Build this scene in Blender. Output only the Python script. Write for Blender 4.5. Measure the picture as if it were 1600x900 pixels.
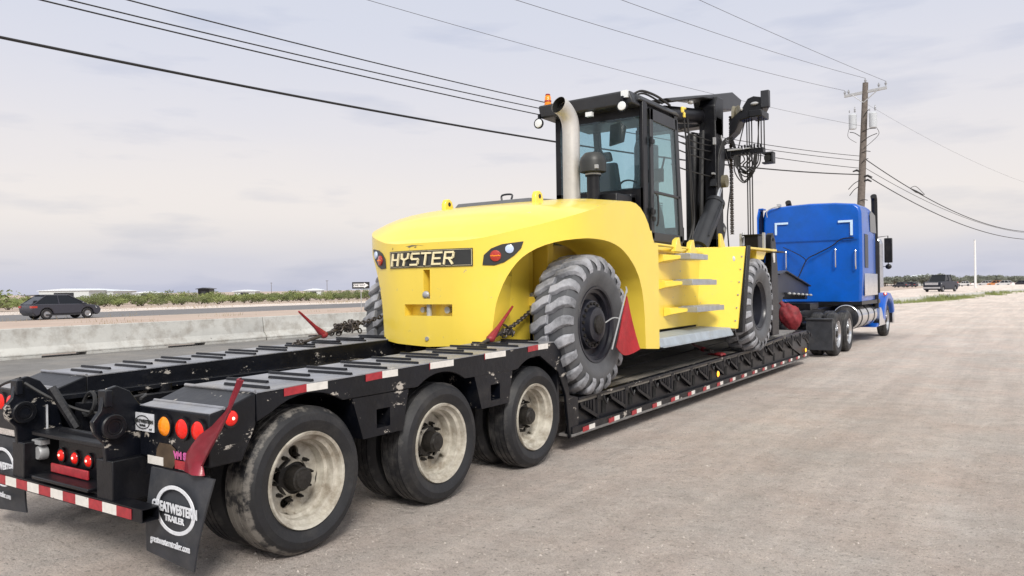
import bpy, bmesh, math, random
from mathutils import Vector, Matrix
random.seed(7)
R = math.radians
S = bpy.context.scene
COL = S.collection
for o in list(bpy.data.objects): bpy.data.objects.remove(o)

# ------------------------------------------------------------ camera, light
cam_d = bpy.data.cameras.new('camera'); cam = bpy.data.objects.new('camera', cam_d); COL.objects.link(cam)
cam_d.sensor_width = 36; cam_d.lens = 36*1200/1600; cam_d.clip_start = .05; cam_d.clip_end = 6000
cam.matrix_world = Matrix.Translation((0, 0, 1.70)) @ Matrix.Rotation(R(33.7), 4, 'Z') @ Matrix.Rotation(R(90-.024), 4, 'X') @ Matrix.Rotation(R(-.82), 4, 'Z')
S.camera = cam
S.render.resolution_x, S.render.resolution_y = 1024, 576
W = bpy.data.worlds.new('World'); S.world = W; W.use_nodes = True
nt = W.node_tree; N = nt.nodes; L = nt.links; N.clear()
SUN_EL, SUN_AZ = 40, 138      # azimuth measured from +Y clockwise
tc = N.new('ShaderNodeTexCoord'); sky = N.new('ShaderNodeTexSky'); sky.sky_type = 'NISHITA'; sky.sun_disc = False
sky.sun_elevation = R(SUN_EL); sky.sun_rotation = R(SUN_AZ)
sep = N.new('ShaderNodeSeparateXYZ'); L.new(tc.outputs['Generated'], sep.inputs[0])
mp = N.new('ShaderNodeMapping'); mp.inputs['Scale'].default_value = (1.6, 1.6, 9); L.new(tc.outputs['Generated'], mp.inputs[0])
nz = N.new('ShaderNodeTexNoise'); nz.inputs['Scale'].default_value = 1.5; nz.inputs['Detail'].default_value = 5; nz.inputs['Roughness'].default_value = .5; L.new(mp.outputs[0], nz.inputs[0])
ad = N.new('ShaderNodeMath'); ad.operation = 'MULTIPLY_ADD'; L.new(nz.outputs[0], ad.inputs[0]); ad.inputs[1].default_value = .06; L.new(sep.outputs[2], ad.inputs[2])
rp = N.new('ShaderNodeValToRGB'); L.new(ad.outputs[0], rp.inputs[0]); cr = rp.color_ramp; cr.interpolation = 'B_SPLINE'
cols = [(0.02, (.55, .57, .70)), (.052, (.585, .60, .71)), (.08, (.74, .715, .73)), (.12, (.86, .81, .78)), (.18, (.84, .80, .79)), (.28, (.715, .73, .82)), (.40, (.645, .685, .80)), (.47, (.67, .705, .815)), (.72, (1.35, 1.35, 1.4)), (1.0, (1.8, 1.8, 1.85))]
cr.elements[0].position = cols[0][0]; cr.elements[0].color = (*cols[0][1], 1)
cr.elements[1].position = cols[-1][0]; cr.elements[1].color = (*cols[-1][1], 1)
for p, c in cols[1:-1]:
    e = cr.elements.new(p); e.color = (*c, 1)
mp2 = N.new('ShaderNodeMapping'); mp2.inputs['Scale'].default_value = (5, 5, 26); mp2.inputs['Location'].default_value = (3.1, 1.7, .4); L.new(tc.outputs['Generated'], mp2.inputs[0])
nz2 = N.new('ShaderNodeTexNoise'); nz2.inputs['Scale'].default_value = 1.1; nz2.inputs['Detail'].default_value = 6; L.new(mp2.outputs[0], nz2.inputs[0])
rp2 = N.new('ShaderNodeValToRGB'); L.new(nz2.outputs[0], rp2.inputs[0]); rp2.color_ramp.elements[0].position = .33; rp2.color_ramp.elements[0].color = (.90, .912, .945, 1); rp2.color_ramp.elements[1].position = .47; rp2.color_ramp.elements[1].color = (1.03, 1.02, 1.01, 1)
mul = N.new('ShaderNodeMix'); mul.data_type = 'RGBA'; mul.blend_type = 'MULTIPLY'; mul.inputs[0].default_value = 1
L.new(rp.outputs[0], mul.inputs[6]); L.new(rp2.outputs[0], mul.inputs[7])
bg1 = N.new('ShaderNodeBackground'); L.new(sky.outputs[0], bg1.inputs[0]); bg1.inputs[1].default_value = .05
bg2 = N.new('ShaderNodeBackground'); L.new(mul.outputs[2], bg2.inputs[0]); bg2.inputs[1].default_value = 1.0
mx = N.new('ShaderNodeMixShader'); mx.inputs[0].default_value = .93; L.new(bg1.outputs[0], mx.inputs[1]); L.new(bg2.outputs[0], mx.inputs[2])
wo = N.new('ShaderNodeOutputWorld'); L.new(mx.outputs[0], wo.inputs[0])
sd = bpy.data.lights.new('sun', 'SUN'); sun = bpy.data.objects.new('sun', sd); COL.objects.link(sun)
sd.energy = 2.9; sd.angle = R(18); sd.color = (1, .95, .88)
dv = Vector((math.sin(R(SUN_AZ))*math.cos(R(SUN_EL)), math.cos(R(SUN_AZ))*math.cos(R(SUN_EL)), math.sin(R(SUN_EL))))
sun.rotation_euler = dv.to_track_quat('Z', 'Y').to_euler()
S.view_settings.view_transform = 'Standard'; S.view_settings.look = 'None'; S.view_settings.gamma = 1; S.view_settings.exposure = 0.08

# ------------------------------------------------------------ materials
def mat(name, col, rough=.6, metal=0, var=.12, scale=6, col2=None, bump=0, bscale=40, emit=None, coat=0, chips=None, spec=.5, dust=None):
    m = bpy.data.materials.new(name); m.use_nodes = True; t = m.node_tree; b = t.nodes['Principled BSDF']
    b.inputs['Roughness'].default_value = rough; b.inputs['Metallic'].default_value = metal
    b.inputs['Specular IOR Level'].default_value = spec; b.inputs['Coat Weight'].default_value = coat; b.inputs['Coat Roughness'].default_value = .12
    geo = t.nodes.new('ShaderNodeNewGeometry')
    n = t.nodes.new('ShaderNodeTexNoise'); n.inputs['Scale'].default_value = scale; n.inputs['Detail'].default_value = 6; n.inputs['Roughness'].default_value = .62
    t.links.new(geo.outputs['Position'], n.inputs[0])
    r = t.nodes.new('ShaderNodeValToRGB'); r.color_ramp.elements[0].position = .32; r.color_ramp.elements[1].position = .68
    c2 = col2 or tuple(min(1, c*(1+var)) for c in col); c1 = col if col2 else tuple(c*(1-var) for c in col)
    r.color_ramp.elements[0].color = (*c1, 1); r.color_ramp.elements[1].color = (*c2, 1); t.links.new(n.outputs[0], r.inputs[0])
    out = r.outputs[0]
    def overlay(out, colr, lo, hi, sc, stretch=(1, 1, 1), det=8, fac=1):
        mpn = t.nodes.new('ShaderNodeMapping'); mpn.inputs['Scale'].default_value = stretch; t.links.new(geo.outputs['Position'], mpn.inputs[0])
        k = t.nodes.new('ShaderNodeTexNoise'); k.inputs['Scale'].default_value = sc; k.inputs['Detail'].default_value = det; k.inputs['Roughness'].default_value = .7; t.links.new(mpn.outputs[0], k.inputs[0])
        rr = t.nodes.new('ShaderNodeMapRange'); rr.inputs[1].default_value = lo; rr.inputs[2].default_value = hi; rr.inputs[4].default_value = fac; t.links.new(k.outputs[0], rr.inputs[0])
        x = t.nodes.new('ShaderNodeMix'); x.data_type = 'RGBA'; t.links.new(rr.outputs[0], x.inputs[0]); t.links.new(out, x.inputs[6]); x.inputs[7].default_value = (*colr, 1)
        return x.outputs[2]
    if dust: out = overlay(out, dust[0], dust[1], dust[2], dust[3], (1, 1, 1), 7, dust[4])
    if chips: out = overlay(out, chips[0], chips[1], chips[1]+.02, chips[2], chips[3] if len(chips) > 3 else (1, 1, 1))
    t.links.new(out, b.inputs['Base Color'])
    if bump:
        k = t.nodes.new('ShaderNodeTexNoise'); k.inputs['Scale'].default_value = bscale; k.inputs['Detail'].default_value = 5; t.links.new(geo.outputs['Position'], k.inputs[0])
        bp = t.nodes.new('ShaderNodeBump'); bp.inputs['Strength'].default_value = bump; bp.inputs['Distance'].default_value = .02; t.links.new(k.outputs[0], bp.inputs['Height']); t.links.new(bp.outputs[0], b.inputs['Normal'])
    if emit: b.inputs['Emission Color'].default_value = (*emit[0], 1); b.inputs['Emission Strength'].default_value = emit[1]
    return m
def tyremat(name, shoulder, lo, hi, r0, r1, amt):
    m = mat(name, (.012, .0125, .015), .6, var=.25, scale=7, bump=.12, bscale=60, dust=((.075, .07, .064), .52, .8, 3, .5)); t = m.node_tree; b = t.nodes['Principled BSDF']; src = b.inputs['Base Color'].links[0].from_socket
    tc_ = t.nodes.new('ShaderNodeTexCoord'); mp_ = t.nodes.new('ShaderNodeMapping'); mp_.inputs['Scale'].default_value = (0, 1, 1); t.links.new(tc_.outputs['Object'], mp_.inputs[0])
    ln = t.nodes.new('ShaderNodeVectorMath'); ln.operation = 'LENGTH'; t.links.new(mp_.outputs[0], ln.inputs[0])
    k = t.nodes.new('ShaderNodeTexNoise'); k.inputs['Scale'].default_value = 5; k.inputs['Detail'].default_value = 8; k.inputs['Roughness'].default_value = .68; t.links.new(tc_.outputs['Object'], k.inputs[0])
    a = t.nodes.new('ShaderNodeMapRange'); a.inputs[1].default_value = r0; a.inputs[2].default_value = r1; a.inputs[4].default_value = .34; t.links.new(ln.outputs['Value'], a.inputs[0])
    s_ = t.nodes.new('ShaderNodeMath'); s_.operation = 'ADD'; t.links.new(a.outputs[0], s_.inputs[0]); t.links.new(k.outputs[0], s_.inputs[1])
    r_ = t.nodes.new('ShaderNodeMapRange'); r_.inputs[1].default_value = lo; r_.inputs[2].default_value = hi; r_.inputs[4].default_value = amt; t.links.new(s_.outputs[0], r_.inputs[0])
    x = t.nodes.new('ShaderNodeMix'); x.data_type = 'RGBA'; t.links.new(r_.outputs[0], x.inputs[0]); t.links.new(src, x.inputs[6]); x.inputs[7].default_value = (*shoulder, 1); t.links.new(x.outputs[2], b.inputs['Base Color']); return m
def glass(name, tint, alpha=.35, rough=.03):
    m = bpy.data.materials.new(name); m.use_nodes = True; t = m.node_tree; t.nodes.clear()
    tr = t.nodes.new('ShaderNodeBsdfTransparent'); tr.inputs[0].default_value = (*tint, 1)
    gl = t.nodes.new('ShaderNodeBsdfGlossy'); gl.inputs['Roughness'].default_value = rough; gl.inputs[0].default_value = (.9, .95, 1, 1)
    df = t.nodes.new('ShaderNodeBsdfDiffuse'); df.inputs[0].default_value = (tint[0]*.35, tint[1]*.35, tint[2]*.35, 1)
    lw = t.nodes.new('ShaderNodeLayerWeight'); pw_ = t.nodes.new('ShaderNodeMath'); pw_.operation = 'POWER'; t.links.new(lw.outputs['Facing'], pw_.inputs[0]); pw_.inputs[1].default_value = 3.0; fr = t.nodes.new('ShaderNodeMath'); fr.operation = 'MULTIPLY_ADD'; t.links.new(pw_.outputs[0], fr.inputs[0]); fr.inputs[1].default_value = .35; fr.inputs[2].default_value = .03
    m0 = t.nodes.new('ShaderNodeMixShader'); m0.inputs[0].default_value = alpha; t.links.new(tr.outputs[0], m0.inputs[1]); t.links.new(df.outputs[0], m0.inputs[2])
    m1 = t.nodes.new('ShaderNodeMixShader'); t.links.new(fr.outputs[0], m1.inputs[0]); t.links.new(m0.outputs[0], m1.inputs[1]); t.links.new(gl.outputs[0], m1.inputs[2])
    o = t.nodes.new('ShaderNodeOutputMaterial'); t.links.new(m1.outputs[0], o.inputs[0]); return m
M = {}
M['yellow'] = mat('yellow_paint', (.87, .655, .075), .40, var=.03, scale=1.5, coat=.55, dust=((.74, .60, .20), .56, .8, 2.2, .3), chips=((.42, .36, .25), .66, 11))
M['yellow'].node_tree.nodes['Principled BSDF'].inputs['Coat IOR'].default_value = 1.5
M['black'] = mat('black_paint', (.003, .004, .0075), .36, var=.35, scale=3, chips=((.42, .39, .35), .605, 9, (1, .5, 1)), bump=.15, bscale=14, dust=((.06, .058, .056), .54, .85, 3.5, .5), spec=.38)
M['blackclean'] = mat('black_frame_paint', (.004, .0045, .007), .40, var=.3, scale=5, bump=.08, dust=((.08, .075, .07), .54, .9, 4, .3), spec=.4)
M['darkgrey'] = mat('dark_grey_paint', (.022, .024, .029), .42, var=.2, scale=4, bump=.05)
M['deck'] = mat('worn_deck_steel', (.24, .25, .28), .42, metal=.15, var=.3, scale=3.5, bump=.35, bscale=25, dust=((.33, .31, .28), .45, .72, 2.0, .75), chips=((.5, .48, .45), .66, 11, (1, .35, 1)))
M['wood'] = mat('dusty_deck_planks', (.13, .12, .105), .8, var=.35, scale=5, bump=.5, bscale=30, dust=((.27, .25, .22), .42, .7, 1.6, .8))
M['beamtop'] = mat('worn_lower_flange', (.17, .165, .16), .6, var=.3, scale=6, bump=.3, chips=((.04, .04, .045), .62, 5))
M['_r'] = mat('tyre_rubber', (.014, .0145, .017), .62, var=.25, scale=7, bump=.12, bscale=60, dust=((.085, .08, .072), .52, .8, 3, .5))
M['_s'] = mat('scuffed_tyre_rubber', (.016, .0165, .018), .65, var=.3, scale=7, bump=.2, bscale=50, dust=((.25, .235, .21), .5, .62, 2.6, .85))
M['rubber'] = tyremat('tyre_rubber', (.11, .105, .098), .80, .98, .42, .465, .6)
M['scuffed'] = tyremat('scuffed_tyre_rubber', (.20, .185, .165), .80, .90, .42, .455, .8)
M['bigrubber'] = mat('off_road_tyre_rubber', (.085, .090, .10), .6, var=.35, scale=5, bump=.25, bscale=40, dust=((.42, .43, .465), .34, .60, 2.6, .85))
M['bigside'] = mat('grey_sidewall_rubber', (.075, .079, .086), .5, var=.2, scale=4, bump=.1, bscale=40, dust=((.14, .14, .145), .45, .8, 3, .5))
M['rim'] = mat('dirty_white_rim', (.50, .475, .41), .6, var=.15, scale=7, bump=.08, dust=((.16, .125, .085), .42, .66, 5, .85), chips=((.12, .08, .05), .66, 14))
M['hub'] = mat('greasy_hub_steel', (.020, .018, .016), .5, var=.4, scale=12, bump=.3, metal=.3)
M['bigrim'] = mat('black_forklift_rim', (.014, .015, .022), .32, var=.3, scale=5, bump=.05)
M['red'] = mat('red_reflector', (.36, .025, .035), .35, var=.25, scale=20, chips=((.5, .4, .38), .68, 18))
M['white'] = mat('white_reflector', (.72, .70, .66), .4, var=.08, scale=20, chips=((.25, .2, .2), .66, 18))
M['redlamp'] = mat('red_lamp_lens', (.60, .012, .008), .15, var=.2, scale=60, emit=((1, .03, .015), .22))
M['redlens'] = mat('unlit_red_lens', (.42, .03, .015), .2, var=.2, scale=60, coat=.5)
M['amber'] = mat('amber_lamp_lens', (.85, .25, .01), .2, var=.15, scale=60, emit=((1, .25, .01), .1))
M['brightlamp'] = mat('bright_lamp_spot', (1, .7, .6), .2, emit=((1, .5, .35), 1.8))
M['ambergl'] = mat('glowing_amber_lens', (1, .4, .02), .2, emit=((1, .36, .03), 2.0))
M['bluelens'] = mat('pale_blue_reversing_lens', (.55, .66, .85), .1, var=.1, coat=1)
M['lampface'] = mat('clear_work_lamp', (.75, .78, .8), .12, var=.05, coat=1)
M['alu'] = mat('aluminium_tread', (.42, .44, .47), .4, metal=.55, var=.12, scale=9, bump=.2, bscale=80)
M['step'] = mat('grey_painted_step', (.33, .38, .43), .5, var=.12, scale=6, bump=.15, bscale=60, dust=((.22, .22, .21), .5, .75, 5, .6))
M['chrome'] = mat('worn_chrome', (.62, .63, .65), .18, metal=1, var=.1, scale=3)
M['exhaust'] = mat('pale_exhaust_pipe', (.56, .55, .53), .38, metal=.35, var=.08, scale=4, dust=((.35, .31, .27), .5, .8, 5, .5))
M['inside'] = mat('sooty_pipe_inside', (.01, .01, .01), .9)
M['blue'] = mat('blue_truck_paint', (.0, .095, .50), .34, var=.10, scale=1.2, coat=.25, spec=.35, dust=((.004, .07, .26), .42, .72, 1.3, .7))
M['marker'] = mat('pale_blue_marking_tape', (.55, .72, .90), .4, var=.05)
M['flag'] = mat('maroon_vinyl_flag', (.23, .012, .028), .38, var=.25, scale=6, coat=.2, bump=.2, bscale=9)
M['redcloth'] = mat('faded_red_mesh_flag', (.36, .014, .02), .6, var=.2, scale=9, bump=.3, bscale=60)
M['darkred'] = mat('dark_red_bundle_cloth', (.19, .014, .02), .65, var=.4, scale=9, bump=.6, bscale=12)
M['binder'] = mat('red_binder_paint', (.26, .02, .026), .5, var=.3, scale=20, chips=((.12, .07, .05), .62, 20))
M['chain'] = mat('rusty_chain_steel', (.075, .065, .06), .5, metal=.55, var=.4, scale=30)
M['rust'] = mat('brown_roller_chain', (.035, .024, .015), .6, metal=.3, var=.4, scale=20)
M['flapm'] = mat('rubber_mud_flap', (.028, .031, .038), .5, var=.25, scale=6, bump=.12, bscale=12, dust=((.12, .115, .11), .5, .8, 4, .4))
M['ink'] = mat('pale_flap_print', (.66, .68, .72), .5, var=.12, scale=25)
M['letters'] = mat('cream_letter_paint', (.90, .80, .50), .4, var=.05)
M['plate'] = mat('charcoal_badge', (.028, .030, .030), .45, var=.15)
M['sticker'] = mat('white_maker_sticker', (.62, .64, .68), .5, var=.12, scale=18)
M['pink'] = mat('pink_sprayed_lettering', (.52, .10, .30), .6, var=.25, scale=30)
M['brown'] = mat('brown_primer_patch', (.075, .050, .030), .7, var=.25, scale=14)
M['grease'] = mat('tan_greased_sheave', (.16, .145, .10), .6, var=.35, scale=12)
M['concrete'] = mat('barrier_concrete', (.50, .50, .475), .85, var=.10, scale=1.3, bump=.25, bscale=18, dust=((.27, .245, .215), .46, .68, 1.9, .8), chips=((.16, .15, .14), .66, 4.5))
M['asphalt'] = mat('grey_asphalt', (.17, .165, .16), .85, var=.15, scale=1.2, bump=.3, bscale=90, dust=((.30, .27, .24), .45, .7, .5, .7))
M['highway'] = mat('dark_highway_asphalt', (.15, .145, .15), .8, var=.12, scale=.5, bump=.2, bscale=30)
M['roadline'] = mat('faded_road_line', (.5, .49, .46), .7, var=.2, scale=3)
M['woodpole'] = mat('weathered_pole_wood', (.14, .12, .105), .85, var=.25, scale=8, bump=.3)
M['galv'] = mat('galvanised_steel', (.42, .43, .44), .5, metal=.3, var=.1)
M['can'] = mat('pale_transformer_paint', (.50, .53, .56), .45, var=.05)
M['cable'] = mat('black_cable', (.012, .012, .013), .6)
M['ceramic'] = mat('grey_insulator', (.3, .31, .33), .25, coat=.5)
M['wire'] = mat('weathered_thin_wire', (.09, .09, .10), .6)
M['cabglass'] = glass('blue_tinted_glass', (.74, .88, .93), .05)
M['doorglass'] = glass('teal_tinted_glass', (.66, .80, .80), .06)
M['clearglass'] = glass('clear_cab_glass', (.88, .95, .97), .02)
M['carglass'] = mat('dark_car_glass', (.006, .008, .012), .12, var=.1, spec=.4)
M['seat'] = mat('black_seat_fabric', (.02, .02, .023), .8, var=.2)
M['suv'] = mat('slate_grey_car_paint', (.030, .031, .045), .4, var=.06, coat=.3)
M['navy'] = mat('dark_navy_pickup_paint', (.003, .006, .016), .35, var=.08, coat=.25, spec=.3)
M['carwhite'] = mat('white_car_paint', (.70, .70, .70), .35, var=.04, coat=.5)
M['carorange'] = mat('orange_car_paint', (.65, .25, .08), .4, var=.04)
M['alloy'] = mat('alloy_wheel', (.35, .36, .38), .35, metal=.7)
M['signface'] = mat('black_sign_sheet', (.012, .012, .013), .5)
M['signwhite'] = mat('white_sign_sheet', (.75, .75, .75), .5)
M['bark'] = mat('shrub_bark', (.10, .08, .06), .9, var=.2)
M['leafA'] = mat('mesquite_leaves', (.13, .17, .055), .7, col2=(.27, .30, .12), scale=.8, spec=.2)
M['leafB'] = mat('dull_green_leaves', (.095, .13, .05), .7, col2=(.22, .24, .11), scale=.8, spec=.2)
M['leafC'] = mat('haze_lightened_leaves', (.14, .155, .13), .7, col2=(.24, .255, .21), scale=.8, spec=.2)  # far leaves: distance haze mixed into the colour, greyer and lighter
M['straw'] = mat('dry_straw', (.33, .27, .17), .8, var=.3, scale=8)
M['hangar'] = mat('white_metal_roofing', (.68, .73, .78), .4, var=.04)
M['hangarwall'] = mat('pale_metal_wall', (.55, .58, .58), .6, var=.06)
M['stone'] = mat('loose_gravel_stone', (.30, .27, .24), .9, scale=45, col2=(.56, .51, .46))
M['hatch'] = mat('grey_hatch_paint', (.11, .115, .13), .5, var=.1)

def ground_mat():
    m = bpy.data.materials.new('packed_caliche'); m.use_nodes = True; t = m.node_tree; b = t.nodes['Principled BSDF']; b.inputs['Roughness'].default_value = .92; b.inputs['Specular IOR Level'].default_value = .25
    geo = t.nodes.new('ShaderNodeNewGeometry')
    def noise(sc, det=6, st=(1, 1, 1), ro=.6):
        mpn = t.nodes.new('ShaderNodeMapping'); mpn.inputs['Scale'].default_value = st; t.links.new(geo.outputs['Position'], mpn.inputs[0])
        k = t.nodes.new('ShaderNodeTexNoise'); k.inputs['Scale'].default_value = sc; k.inputs['Detail'].default_value = det; k.inputs['Roughness'].default_value = ro; t.links.new(mpn.outputs[0], k.inputs[0]); return k.outputs[0]
    def ramp(v, a, ca, c, cc):
        r = t.nodes.new('ShaderNodeValToRGB'); r.color_ramp.elements[0].position = a; r.color_ramp.elements[1].position = c; r.color_ramp.elements[0].color = (*ca, 1); r.color_ramp.elements[1].color = (*cc, 1); t.links.new(v, r.inputs[0]); return r.outputs[0]
    def mix(a, c, f, mode='MIX'):
        x = t.nodes.new('ShaderNodeMix'); x.data_type = 'RGBA'; x.blend_type = mode; t.links.new(a, x.inputs[6]); t.links.new(c, x.inputs[7])
        if isinstance(f, float): x.inputs[0].default_value = f
        else: t.links.new(f, x.inputs[0])
        return x.outputs[2]
    base = ramp(noise(.28, 5), .34, (.67, .618, .57), .66, (.79, .732, .68))
    pink = ramp(noise(.9, 4), .35, (1, 1, 1), .7, (1.0, .93, .90)); base = mix(base, pink, 1.0, 'MULTIPLY')
    streak = ramp(noise(1.1, 5, (3.0, .22, 1)), .40, (.90, .895, .90), .62, (1.03, 1.02, 1.01)); base = mix(base, streak, .6, 'MULTIPLY')
    mid = ramp(noise(4, 9, (1, 1, 1), .72), .36, (.84, .83, .82), .60, (1.05, 1.05, 1.05)); base = mix(base, mid, .8, 'MULTIPLY')
    fine = ramp(noise(75, 4, (1, 1, 1), .85), .33, (.45, .43, .41), .52, (1.10, 1.10, 1.10)); base = mix(base, fine, .7, 'MULTIPLY'); grit = ramp(noise(21, 7, (1, 1, 1), .82), .37, (.44, .42, .40), .445, (1.08, 1.08, 1.08)); base = mix(base, grit, .88, 'MULTIPLY'); pale = ramp(noise(9, 7, (1, 1, 1), .8), .56, (1, 1, 1), .66, (1.13, 1.12, 1.11)); base = mix(base, pale, .7, 'MULTIPLY'); rut = ramp(noise(.8, 6, (1.9, .10, 1), .7), .42, (.87, .86, .86), .58, (1.06, 1.05, 1.05)); base = mix(base, rut, .65, 'MULTIPLY')
    vo = t.nodes.new('ShaderNodeTexVoronoi'); vo.feature = 'F1'; vo.inputs['Scale'].default_value = 14; t.links.new(geo.outputs['Position'], vo.inputs[0])
    peb = ramp(vo.outputs['Distance'], .10, (.62, .60, .58), .17, (1, 1, 1)); base = mix(base, peb, .5, 'MULTIPLY')
    # faint broken crust cracks
    wv = t.nodes.new('ShaderNodeTexNoise'); wv.inputs['Scale'].default_value = 1.6; t.links.new(geo.outputs['Position'], wv.inputs[0])
    va = t.nodes.new('ShaderNodeVectorMath'); va.operation = 'MULTIPLY_ADD'; t.links.new(wv.outputs['Color'], va.inputs[0]); va.inputs[1].default_value = (.9, .9, 0); t.links.new(geo.outputs['Position'], va.inputs[2])
    v2 = t.nodes.new('ShaderNodeTexVoronoi'); v2.feature = 'DISTANCE_TO_EDGE'; v2.inputs['Scale'].default_value = 2.1; t.links.new(va.outputs[0], v2.inputs[0])
    ck = ramp(v2.outputs['Distance'], .0, (.52, .50, .48), .028, (1, 1, 1))
    cm = t.nodes.new('ShaderNodeMapRange'); cm.inputs[1].default_value = .52; cm.inputs[2].default_value = .66; cm.inputs[4].default_value = .25; t.links.new(noise(.5, 3), cm.inputs[0])
    base = mix(base, mix(base, ck, 1.0, 'MULTIPLY'), cm.outputs[0])
    t.links.new(base, b.inputs['Base Color'])
    bp = t.nodes.new('ShaderNodeBump'); bp.inputs['Strength'].default_value = 1.0; bp.inputs['Distance'].default_value = .09
    s = t.nodes.new('ShaderNodeMath'); s.operation = 'ADD'; t.links.new(noise(3, 4), s.inputs[0]); t.links.new(noise(16, 8, (1, 1, 1), .8), s.inputs[1]); t.links.new(s.outputs[0], bp.inputs['Height']); t.links.new(bp.outputs[0], b.inputs['Normal'])
    return m
M['ground'] = ground_mat()
M['soil'] = mat('pinkish_soil', (.44, .345, .29), .95, var=.1, scale=.4, bump=.3, bscale=3, dust=((.36, .33, .27), .45, .7, .12, .7))

# ------------------------------------------------------------ mesh helpers
WP = {}
def wp(o): return WP.get(o.name, Vector((0, 0, 0))) if o else Vector((0, 0, 0))
class MB:
    def __init__(s): s.bm = bmesh.new(); s.mi = 0
    def face(s, pts):
        vs = [s.bm.verts.new(p) for p in pts]; f = s.bm.faces.new(vs); f.material_index = s.mi; return f
    def poly(s, verts, faces):
        vs = [s.bm.verts.new(p) for p in verts]
        for f in faces:
            try: ff = s.bm.faces.new([vs[i] for i in f]); ff.material_index = s.mi
            except ValueError: pass
        return s
    def hexa(s, b, t):
        return s.poly(list(b)+list(t), [(3, 2, 1, 0), (4, 5, 6, 7), (0, 1, 5, 4), (1, 2, 6, 5), (2, 3, 7, 6), (3, 0, 4, 7)])
    def box(s, x0, x1, y0, y1, z0, z1):
        x0, x1 = sorted((x0, x1)); y0, y1 = sorted((y0, y1)); z0, z1 = sorted((z0, z1))
        return s.hexa([(x0, y0, z0), (x1, y0, z0), (x1, y1, z0), (x0, y1, z0)], [(x0, y0, z1), (x1, y0, z1), (x1, y1, z1), (x0, y1, z1)])
    def prism(s, pts, a0, a1, axis='x'):
        n = len(pts)
        def m(p, a): return {'x': (a, p[0], p[1]), 'y': (p[0], a, p[1]), 'z': (p[0], p[1], a)}[axis]
        v = [m(p, a0) for p in pts]+[m(p, a1) for p in pts]
        return s.poly(v, [tuple(range(n)), tuple(range(2*n-1, n-1, -1))]+[(i, i+n, (i+1) % n+n, (i+1) % n) for i in range(n)])
    def tube(s, path, r, seg=8, caps=True, closed=False):
        P = [Vector(p) for p in path]; n = len(P); rings = []
        for i, p in enumerate(P):
            if closed: d = (P[(i+1) % n]-P[i-1])
            else: d = (P[min(i+1, n-1)]-P[max(i-1, 0)])
            d = d.normalized() if d.length > 1e-9 else Vector((0, 0, 1))
            if i == 0:
                a = Vector((0, 0, 1)) if abs(d.z) < .9 else Vector((1, 0, 0)); u = d.cross(a).normalized()
            else: u = (u-d*u.dot(d)); u = u.normalized() if u.length > 1e-6 else d.orthogonal().normalized()
            w = d.cross(u); rr = r[i] if isinstance(r, (list, tuple)) else r
            rings.append([s.bm.verts.new(p+u*(rr*math.cos(2*math.pi*k/seg))+w*(rr*math.sin(2*math.pi*k/seg))) for k in range(seg)])
        for i in range(n if closed else n-1):
            a, b = rings[i], rings[(i+1) % n]
            for k in range(seg):
                f = s.bm.faces.new((a[k], a[(k+1) % seg], b[(k+1) % seg], b[k])); f.material_index = s.mi
        if caps and not closed:
            for rg in (rings[0][::-1], rings[-1]):
                f = s.bm.faces.new(rg); f.material_index = s.mi
        return s
    def cyl(s, a, b, r, r2=None, seg=20, caps=True): return s.tube([a, b], [r, r if r2 is None else r2], seg, caps)
    def lathe(s, prof, c=(0, 0, 0), axis='x', seg=48, a0=0, a1=360):
        c = Vector(c); rings = []; full = abs(a1-a0-360) < 1e-6; k = seg if full else seg+1
        for t_, r in prof:
            ring = []
            for i in range(k):
                a = R(a0+(a1-a0)*i/seg); p = {'x': (t_, r*math.cos(a), r*math.sin(a)), 'y': (r*math.sin(a), t_, r*math.cos(a)), 'z': (r*math.cos(a), r*math.sin(a), t_)}[axis]
                ring.append(s.bm.verts.new(c+Vector(p)))
            rings.append(ring)
        for A, B in zip(rings, rings[1:]):
            for i in range(seg):
                j = (i+1) % k
                try: f = s.bm.faces.new((A[i], A[j], B[j], B[i])); f.material_index = s.mi
                except ValueError: pass
        return s
    def ell(s, c, rx, ry, rz, seg=14, rings=8):
        c = Vector(c); g = []
        for j in range(rings+1):
            th = math.pi*j/rings
            g.append([s.bm.verts.new(c+Vector((rx*math.sin(th)*math.cos(2*math.pi*i/seg), ry*math.sin(th)*math.sin(2*math.pi*i/seg), rz*math.cos(th)))) for i in range(seg)])
        for A, B in zip(g, g[1:]):
            for i in range(seg):
                f = s.bm.faces.new((A[i], B[i], B[(i+1) % seg], A[(i+1) % seg])); f.material_index = s.mi
        return s
    def xf(s, mtx): s.bm.transform(mtx); return s
    def text(s, txt, size, o, u, v, depth=.004, bold=0, align='CENTER', shear=0, sx=1):
        cu = bpy.data.curves.new('t', 'FONT'); cu.body = txt; cu.size = size; cu.extrude = depth; cu.offset = bold; cu.align_x = align; cu.align_y = 'CENTER'; cu.shear = shear; cu.resolution_u = 3
        ob = bpy.data.objects.new('t', cu); COL.objects.link(ob); bpy.context.view_layer.update()
        me = bpy.data.meshes.new_from_object(ob.evaluated_get(bpy.context.evaluated_depsgraph_get()))
        bpy.data.objects.remove(ob); bpy.data.curves.remove(cu)
        u = Vector(u).normalized(); v = Vector(v).normalized(); n = u.cross(v)
        vs = [s.bm.verts.new(Vector(o)+u*(q.co.x*sx)+v*q.co.y+n*q.co.z) for q in me.vertices]
        for p in me.polygons:
            try: f = s.bm.faces.new([vs[i] for i in p.vertices]); f.material_index = s.mi
            except ValueError: pass
        bpy.data.meshes.remove(me); return s
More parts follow.
